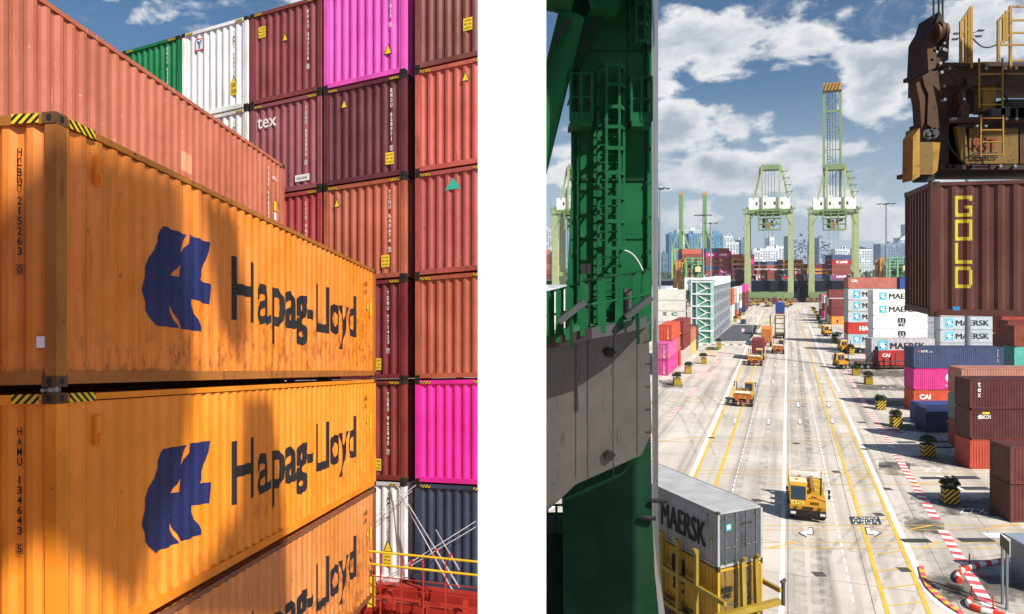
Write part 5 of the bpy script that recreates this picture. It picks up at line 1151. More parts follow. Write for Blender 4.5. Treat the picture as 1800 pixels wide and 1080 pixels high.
pl = [(1670, 884, 'nearest, big round bush behind the XZZ lettering'), (1631, 802, 'second nearest, with an orange cone at its foot'), (1575, 750, 'right of the long walkway bars before the navy container'), (1548, 720, 'beside the CAI container'), (1526.5, 676, 'in front of the red container trailer'), (1504.5, 660, 'overlapping the front tractor unit'), (1496, 623, 'overlapping the second tractor unit'), (1466.6, 601, 'overlapping the farthest tractor unit'), (1442.7, 577, 'first of the far row right of the lane'),
      (1441, 568, 'second of the far row right of the lane'), (1438, 562, 'third of the far row right of the lane'), (1435, 556, 'fourth of the far row right of the lane'), (1432, 551, 'fifth of the far row right of the lane'), (1429, 547, 'sixth of the far row right of the lane'),
      (1190, 678, 'nearest on the left side of the lane'), (1209.6, 657, 'second on the left side of the lane'), (1237, 640, 'third on the left side of the lane'), (1263.5, 612, 'at the striped kerb below the stair tower'), (1292, 566, 'first beyond the dark car'), (1299.6, 561.5, 'second beyond the dark car'), (1307, 554, 'third beyond the dark car')]
for i, (px, py, d_) in enumerate(pl):
    p = G(px, py); o = empty('planter', p, random.uniform(-.15, .15) - ANG * .4, 'striped square planter, ' + d_, 'planter', 'striped planters along the lane'); link('planter_box', PM, o); link('soil', SM, o)
    q = empty('shrub', (p.x, p.y, p.z), random.uniform(0, 6), 'clipped shrub in the planter, ' + d_, 'shrub', 'shrubs in the striped planters')
    f = link('foliage', BM[i % 3], q); f.location = (0, 0, 1.3); link('stem', TM, q); q.scale = (1, 1, random.uniform(.85, 1.1))
o = empty('planter', G(1251, 627), -ANG, 'pale stone trough planter with low green plants on the left side', 'planter')
b = MB(); b.prism([(-1.1, 0, .2), (1.1, 0, .2), (1.4, 0, 1.4), (-1.4, 0, 1.4)], (0, 1.2, 0)); b.build('trough', flat('#c9bda8', .9), o)
q = empty('shrub', G(1251, 627), -ANG, 'low bright green plants filling the pale stone trough', 'shrub'); f = link('foliage', BM[1].copy(), q); f.data.materials[0] = mat('#5f7a34', .7, 0, .2, '#3a5a20', key='lg'); f.location = (0, .6, 1.35); f.scale = (1.9, .9, .8)
# cone
c = G(1624, 803); o = empty('traffic_cone', c, 0, 'orange traffic cone standing against the second nearest planter', 'cone'); b = MB(); b.tube((0, 0, .04), (0, 0, .75), .2, .04, 16); b.build('cone_body', flat('#d8481c'), o); b = MB(); b.box(-.25, -.25, 0, .25, .25, .04); b.build('base', BLACK, o)
# ================================================================= BARRIERS, POSTS, BOOTH
RW = [flat('#cf3a1e', .5), flat('#e6e4df', .5)]
def catmull(pts, n=14):
    out = []; P_ = [pts[0]] + pts + [pts[-1]]
    for i in range(1, len(P_) - 2):
        for k in range(n):
            t = k / n; a, b, c, d = P_[i - 1], P_[i], P_[i + 1], P_[i + 2]
            out.append(.5 * ((2 * b) + (c - a) * t + (2 * a - 5 * b + 4 * c - d) * t * t + (3 * b - a - 3 * c + d) * t ** 3))
    return out + [pts[-1]]
def sausage(pxs, label, r=.17, n=14):
    pts = catmull([G(x, y, r) for x, y in pxs], n); mb = MB(); acc = 0; V = []; N_ = 12
    for i, p in enumerate(pts):
        d = (pts[min(i + 1, len(pts) - 1)] - pts[max(i - 1, 0)]).normalized(); a = Vector((-d.y, d.x, 0)).normalized()
        V += [p + (a * math.cos(6.2832 * k / N_) + Vector((0, 0, 1)) * math.sin(6.2832 * k / N_)) * r for k in range(N_)]
    mb.v = [tuple(v) for v in V]
    for i in range(len(pts) - 1):
        acc += (pts[i + 1] - pts[i]).length
        for k in range(N_): mb.f.append((i * N_ + k, i * N_ + (k + 1) % N_, (i + 1) * N_ + (k + 1) % N_, (i + 1) * N_ + k)); mb.mi.append(int(acc / .55) % 2)
    mb.f.append(tuple(range(N_))); mb.mi.append(0)
    return tag(mb.build('barrier_tube', RW, fix=True), label, 'barrier')
sausage([(1687, 1022), (1683, 1012), (1690, 1003), (1706, 998), (1730, 991), (1760, 986), (1794, 983)], 'red and white striped tube barrier curving in front of the booth', n=12)
sausage([(1706, 1053), (1702, 1059), (1710, 1067), (1735, 1075), (1770, 1083), (1810, 1086)], 'red and white striped tube barrier at the bottom right edge', n=12)
for k, (px, py, yt) in enumerate(((1704, 995, 974), (1688, 1018, 996), (1708, 1051, 1030), (1746, 1070, 1047), (1786, 982, 960))):
    p = G(px, py); hgt = (py - yt) / F * p.y; o = empty('delineator_post', p, 0, ['orange flexible post behind the bend of the upper barrier', 'orange flexible post at the blunt end of the upper barrier', 'orange flexible post at the blunt end of the lower barrier', 'orange flexible post with pale band behind the lower barrier', 'orange flexible post beside the booth roof'][k], 'post', 'orange flexible posts at the tube barriers')
    b = MB(); b.tube((0, 0, 0), (0, 0, hgt), .05, .045, 10); b.build('post', flat('#cf4a1c'), o); b = MB(); b.tube((0, 0, 0), (0, 0, .05), .12, .1, 10); b.build('base', BLACK, o)
SY = G(1766, 1068).y; sg = empty('sign_board', G(1766, 1068), 0, 'dark sign board on two tall grey posts, seen almost edge on, beside the booth', 'sign'); g0 = sg.location.copy()
for x, y in ((1762, 1062), (1770, 1072)):
    q = G(x, y) - g0; b = MB(); b.bar(q, q + Vector((0, 0, (y - 950) / F * G(x, y).y)), .11); b.build('post', mat('#6d757b', .5, .3, .2, key='pst'), sg)
q = G(1762, 1062) - g0; q2 = G(1774, 1078) - g0; b = MB(); zt = (1062 - 938) / F * G(1762, 1062).y; b.prism([q + Vector((-.15, 0, zt)), q2 + Vector((.0, 0, zt - .1)), q2 + Vector((.0, 0, zt - .85)), q + Vector((-.15, 0, zt - .7))], (.06, .05, 0)); b.build('board', mat('#4c5146', .7, 0, .3, '#2a2c28', key='brd2'), sg)
bo = empty('booth', G(1838, 1052), 0, 'grey blue metal booth with flat roof at the right edge', 'booth')
b = MB(); b.box(0, 0, 0, 3, 3, 2.5); b.build('wall', mat('#76828c', .5, .1, .2, key='bw'), bo); b = MB(); b.prism([(-.3, -.3, 2.65), (3.2, -.3, 2.65), (3.2, 3.3, 2.65), (-.3, 3.3, 2.65)], (0, 0, -.12)); b.build('roof', mat('#8b99a5', .5, .1, .2, key='br'), bo)
b = MB(); b.box(-.03, .5, .9, 0.0, 1.6, 2.0); b.build('window', GLASS, bo)
# ================================================================= STAIR TOWER AND LOW ROOFS
B0 = G(1214.5, 602); sca = F / B0.y; HT = H - (489 - HOR) / sca; WT = 38 / sca * 1.02
tw = empty('stair_tower', B0, -ANG, 'mint and white glazed stair tower with a long side frame greyed as shade', 'building'); MINT = mat('#a9cdbf', .5, 0, .1, '#8a9a90', key='mint'); WH = mat('#dfe4e2', .6, 0, .1, '#9aa09c', key='wh'); GLM = mat('#5f9a84', .15, 0, 0, key='glm', vary=.3); FG = mat('#8f969c', .7, 0, .2, key='fg')
b = MB(); b.box(.1, .35, 0, WT - .2, 3.5, HT - .6); b.build('glass_wall', GLM, tw)
b = MB(); b.box(.3, .2, .5, 1.15, .34, HT - 1); b.build('window_strip', mat('#44555e', .2, 0, 0, key='ws'), tw)
for x in (0, 1.25, WT - .8):
    b = MB(); b.box(x, 0, 0, x + (.3 if x < 1.5 else .8), .34, HT - .3); b.build('column', MINT if x else WH, tw)
FH = (HT - .9) / 5
for k in range(1, 6):
    b = MB(); b.box(.05, -.05, FH * k - .25, WT - .1, .3, FH * k + .1); b.build('floor_beam', WH, tw)
for k in range(5):
    z = FH * k; b = MB(); b.bar((1.6, .15, z + .1), (4.0, .15, z + FH * .45), .12, .28); b.bar((4.0, .15, z + FH * .45), (WT - .8, .15, z + FH * .45), .12, .2); b.bar((3.9, .2, z + FH * .45), (1.6, .2, z + FH * .92), .12, .28); b.build('stair_flight', WH, tw)
DL = 58
b = MB(); b.box(WT - .9, .36, 0, WT - .35, DL, HT - 2.2); b.build('side_wall', FG, tw)
for k in range(8):
    y = .4 + (DL - .8) * k / 7; b = MB(); b.box(WT - .3, y - .25, 0, WT, y + .45, HT - 1.8); b.build('side_column', FG, tw)  # side columns and beams greyed: shade put into their colour
for k in range(1, 6):
    b = MB(); b.box(WT - .34, .36, FH * k - .2, WT - .08, DL, FH * k + .25); b.build('side_beam', FG, tw)
for k in range(7):
    for j in range(5):
        y = .9 + (DL - .8) * k / 7; b = MB(); b.box(WT - .36, y + .8, FH * j + .8, WT - .33, y + DL / 7 - 1.4, FH * j + FH - .7); b.build('window', mat('#5d666e', .25, 0, 0, key='tw'), tw)
b = MB(); b.box(-1.7, .5, HT - 3.2, .0, 5, HT + .05); b.box(-.1, -.1, HT - .6, WT + .1, 4.0, HT); b.box(WT - 4.4, 4.0, HT - 2.1, WT + .05, DL, HT - .1); b.build('roof', WH, tw)
RG = G(1158, 580); lb = empty('low_white_roofs', Vector((RG.x - 20, RG.y + 30, 0)), -ANG, 'low white roofed sheds behind the white container stack', 'shed')
b = MB(); b.box(-20, 0, 0, 29.5, 20, H - (508 - HOR) / F * (RG.y + 30)); b.build('wall', WH, lb)
for k in range(9):
    b = MB(); z = H - (508 - HOR) / F * (RG.y + 30); b.box(-20 + 5.5 * k, 2, z + .02, -16 + 5.5 * k, 18, z + .9); b.build('roof_unit', mat('#aeb4b8', .6, 0, .3, key='ru'), lb)
# ================================================================= LAMP MASTS
def mast(px, yb, yt, label, rad=.22, ring=2.3, n=6):
    p = G(px, yb); hgt = H - (yt - HOR) / F * p.y; o = empty('lamp_mast', p, 0, label, 'lamp mast', 'floodlight masts over the yard')
    b = MB(); b.tube((0, 0, 0), (0, 0, hgt), rad * 1.5, rad, 12); b.build('pole', mat('#8d9296', .5, .3, .1, key='pole'), o)
    b = MB(); b.tube((0, 0, hgt - .4), (0, 0, hgt), .5, .5, 12)
    for k in range(n): a = 6.283 * k / n + .3; b.bar((0, 0, hgt - .2), (ring * math.cos(a), ring * math.sin(a), hgt - .1), .1)
    b.build('head_frame', DKGREY, o)
    for k in range(n):
        a = 6.283 * k / n + .3; b = MB(); x, y = ring * math.cos(a), ring * math.sin(a); b.box(x - .45, y - .3, hgt - .3, x + .45, y + .3, hgt - .05); b.build('lamp_head', DKGREY, o)
    return o
mast(1236, 560, 378, 'tall grey floodlight mast in front of the far green boom', .25, 3.0, 8); mast(1249, 556, 392, 'shorter floodlight mast beside the pink and navy ship containers', .25, 2.6, 6)
mast(1558, 560, 358, 'tall floodlight mast against the clouds left of the hanging container', .28, 2.9, 6); mast(1160, 575, 331, 'floodlight mast just beside the pale flank of the crane leg', .25, 2.8, 8); mast(1701, 668, 60, 'thick grey mast partly hidden by the hanging container', .33, 2.5, 4)
for px, yb, yt in ((1323, 588, 545), (1331, 567, 556)):
    p = G(px, yb); o = empty('street_lamp', p, 0, ['thin white pole at the corner of the parking asphalt', 'short thin pole beyond the parking asphalt'][px > 1325], 'pole'); b = MB(); b.tube((0, 0, 0), (0, 0, (yb - yt) / F * p.y), .14, .1, 8); b.build('pole', WHITEP, o)
o = empty('road_sign', G(1306, 597), 0, 'small round road sign on the parking asphalt', 'sign'); b = MB(); b.tube((0, 0, 0), (0, 0, 2.2), .05); b.build('post', STEEL, o); b = MB(); b.tube((0, -.05, 2.5), (0, 0, 2.5), .45, n=16); b.build('disc', flat('#c9b7b4'), o)
# ================================================================= QUAY CRANES
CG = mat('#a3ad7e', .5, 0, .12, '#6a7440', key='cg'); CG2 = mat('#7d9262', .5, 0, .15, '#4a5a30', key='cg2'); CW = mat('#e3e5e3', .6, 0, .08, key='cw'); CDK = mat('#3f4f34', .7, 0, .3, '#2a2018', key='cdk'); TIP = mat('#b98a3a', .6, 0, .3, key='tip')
def crane(px, yb, label, boom=False):
    p = G(px, yb); s = F / p.y; o = empty('quay_crane', p, -ANG, label, 'quay crane', 'green quay cranes along the far berth')
    def X(q): return (q - px) / s / math.cos(ANG) * 1.0
    def Z(y): return H - (y - HOR) / s
    hw = 36 / s; z0, zt = 3.0, Z(368); D = 12
    for x in (-hw, hw):
        for y in (0, D):
            b = MB(); b.prism([(x - (1.6 if x < 0 else 1.5), y, z0), (x + 1.5, y, z0), (x + 1.3, y, zt), (x - 1.4, y, zt)], (0, 1.8, 0)); b.build('leg', CG, o)
    for y in (0, D):
        b = MB(); b.box(-hw - 1.2, y - .1, z0 - 1, hw + 1.2, y + 1.9, z0 + 2.4); b.build('sill_beam', CG2, o); b = MB(); b.box(-hw, y, zt - 2.6, hw, y + 1.8, zt - .1); b.build('portal_beam', CG2, o)
    b = MB()
    for x in (-hw, hw): b.box(x - 1, 1, z0 + 12, x + 1, D, z0 + 14).box(x - 1, 1, zt - .4, x + 1, D, zt + 1.5)
    b.build('tie_beam', CG2, o)
    for k in range(10):
        x = -hw - 2 + (2 * hw + 4) * k / 9; b = MB()
        for dx in (-.7, .7): b.tube((x + dx, -.3, .65), (x + dx, .5, .65), .65, n=10)
        b.box(x - 1, -.1, .7, x + 1, 1, 2.2); b.build('bogie', TAN, o)
    b = MB(); b.box(-34 / s, .6, Z(369), 35 / s, 9, Z(347)); b.box(-10 / s, .4, Z(347), -2 / s, 8, Z(344)); b.build('machinery_house', CW, o)
    for q in (-22, -8, 8, 20):
        b = MB(); b.box(q / s, .5, Z(360), (q + 3) / s, .6, Z(355)); b.build('house_window', DKGREY, o)
    for a, c in ((-14, -26), (20, 32)):
        for y in (1.0, 8.0):
            b = MB(); b.bar((a / s, y, Z(293)), (c / s, y, Z(350)), .9); b.build('a_frame_leg', CG, o)
    for q in (-12, 18):
        b = MB(); b.bar((q / s, .3, Z(294)), (q / s * .9, .2, Z(372)), .9); b.build('a_frame_post', CG, o)
    b = MB(); b.box(-15 / s, .2, Z(298), 21 / s, 8, Z(292)); b.box(-13 / s, .4, Z(292), 19 / s, 6, Z(290)); b.build('top_beam', CG2, o)
    b = MB()
    for k in range(7): q = (-12 + 5 * k) / s; b.tube((q, 1, Z(291)), (q, 1, Z(286)), .12, n=5)
    b.tube((-12 / s, 1, Z(288.5)), (18 / s, 1, Z(288.5)), .1, n=5); b.build('top_railing', CG2, o)
    b = MB()
    for k in range(4): q = (-6 + 5 * k) / s; b.tube((q, 1.5, Z(298)), (q, 1.5, Z(347)), .1, n=5)
    b.build('stay_rope', DKGREY, o)
    for k in range(4):
        z = Z(302 + 12 * k); x = (22 + 2.8 * k) / s; b = MB(); b.box(x - .8, 0, z, x + 3.0, 2, z + .25); b.tube((x + 2.9, .2, z), (x + 2.9, .2, z + 1.6), .1, n=5); b.bar((x + 2.6, .4, z), (x + .6, .4, z - 3.0), .25); b.build('stair_landing', CG2, o)
    # under-portal girder, trolley and operator cab
    rnd = random.Random(int(px))
    for (x0, x1, y0_, y1_) in ((-18, 20, 368, 384), (-17, 19, 384, 404)):
        b = MB()
        for x in (x0, x0 + (x1 - x0) / 3, x0 + 2 * (x1 - x0) / 3, x1): b.bar((x / s, -1, Z(y0_)), (x / s, -1, Z(y1_)), .5); b.bar((x / s, 4, Z(y0_)), (x / s, 4, Z(y1_)), .5)
        for y in (y0_, (y0_ + y1_) / 2, y1_): b.bar((x0 / s, -1, Z(y)), (x1 / s, -1, Z(y)), .5); b.bar((x0 / s, 4, Z(y)), (x1 / s, 4, Z(y)), .5)
        b.bar((x0 / s, -1, Z(y0_)), (0, -1, Z(y1_)), .3); b.bar((x1 / s, -1, Z(y0_)), (0, -1, Z(y1_)), .3); b.build('trolley_frame', CG2, o)
    b = MB(); b.box(-15 / s, -.5, Z(380), 17 / s, 3, Z(371)); b.box(-11 / s, -.5, Z(401), -6 / s, 3, Z(384))
    for k in range(9): x = rnd.uniform(-10, 12); y = rnd.uniform(384, 398); b.box(x / s, rnd.uniform(-1, 1), Z(y + rnd.uniform(3, 6)), (x + rnd.uniform(2, 5)) / s, 3, Z(y))
    b.build('trolley', CDK, o)
    b = MB(); b.box(-4 / s, -1.2, Z(402), 2 / s, 1, Z(390)); b.build('operator_cab', TAN, o)
    for q in (-8, 0, 6):
        b = MB(); b.tube((q / s, 0, Z(404)), (q / s, 0, Z(440)), .07, n=5); b.build('hoist_rope', DKGREY, o)
    for sg_ in (-1, 1):
        b = MB(); x = sg_ * (hw + 1.6)
        for k in range(12): z = 6 + (zt - 8) * k / 11; b.box(x - .9, .2, z, x + .9, 1.6, z + .15); b.bar((x - .7 * (1 if k % 2 else -1), .4, z), (x + .7 * (1 if k % 2 else -1), .4, z + (zt - 8) / 11), .16)
        if sg_ < 0 or not boom: pass
        if sg_ < 0: b.build('stair_tower', CG2, o)
    b = MB(); b.bar((-hw, .2, zt - 9), (-hw + 5, .2, zt), .6); b.bar((hw, .2, zt - 9), (hw - 5, .2, zt), .6); b.box(-hw - 2.2, -1, zt - 1.2, hw + 2.2, -.6, zt - 1.0); b.build('knee_brace', CG2, o)
    for x in (-hw - 2, hw + 2):
        b = MB(); b.box(x - .8, -.5, Z(368), x + .8, 2, Z(366)); b.bar((x, 0, Z(366)), (x, 0, Z(358)), .2); b.build('side_platform', CG2, o)
    if boom:
        for q in (-16, 11):
            b = MB(); b.bar((q / s, 3, Z(372)), (q / s, 3, Z(158)), 1.2, 1.5); b.build('boom_chord', CG2, o)
        for y in (160, 194, 228, 262, 290, 297):
            b = MB(); b.bar((-16 / s, 3, Z(y)), (11 / s, 3, Z(y)), 1.0 if y in (194, 290) else .5); b.build('boom_cross_tie', CG2, o)
        for k in range(5):
            ya, yb_ = 160 + 34 * k, 194 + 34 * k; b = MB(); b.bar(((-16 if k % 2 else 11) / s, 3, Z(ya)), ((11 if k % 2 else -16) / s, 3, Z(yb_)), .35); b.build('boom_brace', CG2, o)
        b = MB()
        for q in (-10, -6, -2, 3): b.tube((q / s, 3.4, Z(160)), (q / s, 3.4, Z(350)), .14, n=5)
        for k in range(22): b.box(-11 / s, 3.3, Z(170 + 5.4 * k), -5 / s, 3.5, Z(170.8 + 5.4 * k))
        b.build('boom_ladder', DKGREY, o)
        b = MB(); b.box(-17 / s, 2, Z(157), 12 / s, 4.5, Z(144)); b.build('boom_tip', TIP, o)
        b = MB()
        for k in range(5): b.bar(((-16 + 5.5 * k) / s, 1.8, Z(156)), ((-12 + 5.5 * k) / s, 1.8, Z(145)), .4)
        b.box(-18 / s, 1.6, Z(159), 13 / s, 4.8, Z(157)); b.build('tip_lattice', RUST, o)
    return o
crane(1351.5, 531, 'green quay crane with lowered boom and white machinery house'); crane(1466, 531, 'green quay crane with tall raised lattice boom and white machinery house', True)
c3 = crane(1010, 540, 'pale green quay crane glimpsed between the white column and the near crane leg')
def farboom(px, yt, label, Y=560):
    k = Y / F; o = empty('boomed_up_crane', Vector(((px - 900) * k, Y, .5)), -ANG * .5, label, 'quay crane', 'far cranes with raised solid booms'); Z = lambda y: H - (y - HOR) * k - .5
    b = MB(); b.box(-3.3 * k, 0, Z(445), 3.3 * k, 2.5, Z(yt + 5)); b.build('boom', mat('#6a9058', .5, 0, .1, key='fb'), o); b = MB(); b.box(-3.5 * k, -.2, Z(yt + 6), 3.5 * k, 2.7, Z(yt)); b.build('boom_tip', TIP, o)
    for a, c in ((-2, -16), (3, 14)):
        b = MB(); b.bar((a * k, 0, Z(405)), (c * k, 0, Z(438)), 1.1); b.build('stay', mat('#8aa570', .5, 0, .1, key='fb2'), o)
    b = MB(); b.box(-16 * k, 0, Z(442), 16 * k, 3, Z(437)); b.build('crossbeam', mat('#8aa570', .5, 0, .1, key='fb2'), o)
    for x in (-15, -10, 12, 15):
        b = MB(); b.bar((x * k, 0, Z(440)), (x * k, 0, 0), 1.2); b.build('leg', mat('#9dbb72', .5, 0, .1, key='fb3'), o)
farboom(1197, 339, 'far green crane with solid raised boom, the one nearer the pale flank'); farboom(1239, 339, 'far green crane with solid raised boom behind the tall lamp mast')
# yard gantries (lattice), green and orange
def gantry(x0, x1, yt, yb, label, hexs, Y, seed):
    k = Y / F; m_ = mat(hexs, .6, 0, .25, '#3a3a2a', key='gt' + hexs); rnd = random.Random(seed); o = empty('yard_gantry', Vector(((x0 - 900) * k, Y, .5)), 0, label, 'gantry crane'); Z = lambda y: H - (y - HOR) * k - .5; w = (x1 - x0) * k
    for x in (0, w * .35, w * .7, w):
        b = MB(); b.bar((x, 0, 0), (x, 0, Z(yt + rnd.uniform(0, 8))), .9); b.bar((x, 5, 0), (x, 5, Z(yt + rnd.uniform(4, 12))), .7); b.build('column', m_, o)
    for j in range(6):
        y = yt + (yb - yt) * (j + .5) / 7; b = MB(); b.bar((-.5, rnd.choice((0, 5)), Z(y)), (w + .5, 0, Z(y)), .5); b.bar((w * .1 * j, 2, Z(y)), (w * .1 * j + 4, 2, Z(y + 9)), .35); b.build('girder', m_, o)
    b = MB()
    for j in range(26): x = rnd.uniform(0, w * .92); y = rnd.uniform(yt, yb - 6); b.box(x, rnd.uniform(-1, 3), Z(y + rnd.uniform(1, 4)), x + rnd.uniform(.6, 3), 4, Z(y))
    b.build('machinery', mat('#4f6a4a' if hexs != '#b98545' else '#8a5a30', .7, 0, .4, '#2a2a20', key='mc' + hexs), o)
    x = w * rnd.uniform(.4, .6); b = MB(); b.box(x, -2, Z(yt + 26), x + 2.6, 0, Z(yt + 17)); b.build('cab', flat('#c9b98a'), o)
gantry(1206, 1236, 452, 488, 'green lattice yard gantry in front of the salmon ship containers', '#5f9a6a', 360, 2); gantry(1189, 1204, 456, 488, 'orange lattice yard gantry beside the far green crane legs', '#b98545', 370, 3)
gantry(1548, 1560, 452, 489, 'orange lattice gantry beside the tall lamp mast', '#b98545', 380, 4); gantry(1563, 1604, 450, 489, 'green lattice yard gantry left of the hanging container', '#5f9a6a', 370, 5)
# ================================================================= FAR SHIP
SYY = 430.0; kk = SYY / F
def Zs(y): return H - (y - HOR) * kk
def Xs(px): return (px - 900) * kk
sh = empty('container_ship', (Xs(1200), SYY, -3), 0, 'long dark blue container ship lying behind the quay cranes', 'ship')
b = MB(); x0, x1 = Xs(900) - Xs(1200), Xs(1512) - Xs(1200)
b.prism([(x0, 0, 0), (x0, -1, Zs(494) + 3), (x1 + 8, -1, Zs(494) + 3), (x1, 0, 0)], (0, 32, 0)); b.build('hull', mat('#081422', .7, 0, .1, '#14263a', key='hull', scale=.05, spec=.1), sh)
b = MB(); b.prism([(x0, -.2, 0), (x0, -.25, 3.5), (x1 + .6, -.25, 3.5), (x1, -.2, 0)], (0, .15, 0)); b.build('boot_stripe', mat('#4a2a34', .6, 0, .2, key='boot'), sh)
b = MB(); b.box(x0, .5, Zs(494) + 3.05, x1, 31, Zs(491.5) + 3); b.build('hatch_deck', mat('#5a6168', .7, 0, .3, key='hd'), sh)
for px in (1282, 1316, 1330, 1375, 1415, 1460, 1497, 1238, 1262):
    b = MB(); x = Xs(px) - Xs(1200); b.box(x - .5, -.5, Zs(493) + 3, x + .5, 1, Zs(483) + 3).box(x - 2, -.5, Zs(484) + 3, x + 2, 1, Zs(483) + 3); b.build('lashing_bridge', mat('#b9bcb8', .6, 0, .2, key='lb'), sh)
CS = {'s': ('#b9614a', 'salmon'), 'b': ('#8a4236', 'brown'), 'm': ('#70323a', 'maroon'), 'n': ('#45567c', 'navy'), 'p': ('#d02f86', 'pink'), 'o': ('#dd8a2c', 'orange'), 'r': ('#b0222e', 'red'), 'g': ('#8a9096', 'grey'), 'v': ('#9a3a78', 'purple pink'), 'c': ('#a8523c', 'rust')}
bays = [(1200, 1234.5, 438, 490, 'sbbbsb', 'the bay behind the green yard gantry', {}), (1241.5, 1261, 436.5, 490.5, 'npbbnbb', 'the bay left of the pink lettered bay', {1: 'ONE'}), (1262.5, 1283, 436.5, 490.5, 'bpbbbpp', 'the bay with three pink lettered boxes', {1: 'ONE', 5: 'ONE'}),
        (1287, 1314, 447, 491, 'soomm', 'the bay left of the first quay crane', {1: 'Hapag-Lloyd', 2: 'Hapag-Lloyd'}), (1334, 1370, 460, 472.5, 'nc', 'the upper bay between the crane legs', {}), (1331, 1348, 475, 491, 'br', 'the lower left pile between the crane legs', {1: "K LINE"}), (1350, 1372, 475, 491, 'bb', 'the lower right pile between the crane legs', {}),
        (1378, 1413, 456, 473.5, 'oo', 'the orange pair right of the crane leg', {0: 'Hapag-Lloyd', 1: 'Hapag-Lloyd'}), (1378, 1394, 475, 491, 'nr', 'the pile under the orange pair', {}), (1395, 1413, 475, 491, 'rm', 'the pile under the orange pair, right half', {0: 'LINE'}),
        (1420, 1457, 464, 490.5, 'mon', 'the low bay left of the second crane', {1: 'Hapag-Lloyd'}), (1464, 1497, 448, 491, 'nrbbv', 'the bay inside the second crane portal', {1: "K LINE", 4: 'ONE'}),
        (955, 967, 439, 491, 'sbbcbm', 'the bay next to the white column', {}), (978, 989, 439, 465, 'ppb', 'the pink pair beside the near crane leg', {}), (978, 984, 465, 491, 'pcm', 'the narrow pile beside the near crane leg', {}), (968, 977, 442, 491, 'nmmnbm', 'the shaded bay beside the near crane leg', {}), (1315.5, 1327, 447, 491, 'mpmmb', 'the pile glimpsed behind the first crane leg', {}),
        (1284, 1286.5, 441, 490, 'pmbmpb', 'the sliver between two bays', {})]
for x0, x1, y0, y1, cs_, nm, txts in bays:
    n = len(cs_); dh = (y1 - y0) / n * kk; L_ = (x1 - x0) * kk
    for i, c in enumerate(cs_):
        hx, cn = CS[c]; zz_ = Zs(y0 + (y1 - y0) * (i + 1) / n)
        r = container(f'{cn} ship container, {ORD[n - 1 - i]} tier, {nm}', hx, (Xs(x0), SYY + 1, zz_), 0, L_, 2.44 * 4, dh - .08, 0)
        if i in txts:
            t_ = txts[i]; dark = c == 'o'
            w_ = L_ * (.6 if len(t_) > 3 else .55); letter(r, t_, L_ - w_ - L_ * .08 if dark else L_ * .22, dh * .25, dh * .5, w_, m=NAVY if dark else WHITEP, bold=.06, out=.06)
            if dark and t_.startswith('H'): shape(r, [(L_ * .08 + (x - LOGO[0][0]) * 0 + (x - 4) * .0 + q, z) for (x, q, z) in [(0, dh * .0, dh * .5), (0, dh * .25, dh * .2), (0, dh * .7, dh * .2), (0, dh * .75, dh * .8), (0, dh * .35, dh * .8)]], NAVY, out=.06)
# ================================================================= CITY
def building(x0, x1, yt, Y, hexs, lab, win='#5d7a94', step=2, dep=30, yb=478, crown=None, vert=False):
    k = Y / F; z1 = H - (yt - HOR) * k; w = (x1 - x0) * k; o = empty('city_building', Vector(((x0 - 900) * k, Y, 0)), 0, lab, 'building')
    m_ = mat(hexs, .6, 0, 0, key='bd' + hexs, vary=.06); b = MB(); b.box(0, 0, 0, w, dep, z1); b.build('wall', m_, o)
    fh = 3.3 if Y < 1600 else 3.6; wb = MB(); nf = int((z1 - 6) / fh); cols = max(2, int(w / 5)); rnd = random.Random(int(x0))
    if vert == 2:
        for i in range(nf):
            for j in range(int(w / 2.6)):
                if rnd.random() < .6: wb.box(1 + j * 2.6, -.3, 4 + i * fh, 1 + j * 2.6 + rnd.choice((1.2, 2.3)), -.02, 4 + i * fh + rnd.choice((2.0, 3.2)))
    else:
        for i in range(nf):
            for j in range(cols):
                if rnd.random() < .9: wb.box(w * (j + .18) / cols, -.25, 5 + i * fh, w * (j + .82) / cols, -.02, 5 + i * fh + fh * .55)
        for j in range(max(2, int(dep / 6))):
            for i in range(nf): wb.box(w + .02, 2 + j * 6, 5 + i * fh, w + .25, 5.5 + j * 6, 5 + i * fh + fh * .55)
    wb.build('window_grid', mat(win, .3, 0, 0, key='wn' + win, vary=.2), o)
    b = MB(); b.box(-.4, -.4, z1, w + .4, dep + .4, z1 + 1.2)
    for j in range(rnd.randint(1, 3)): q = rnd.uniform(.1, .7) * w; b.box(q, 4, z1 + 1.2, q + w * .18, 12, z1 + rnd.uniform(3, 7))
    b.build('roof', m_ if crown is None else mat(crown, .6, 0, 0, key='cr' + crown), o)
    return o
Yc = 1500
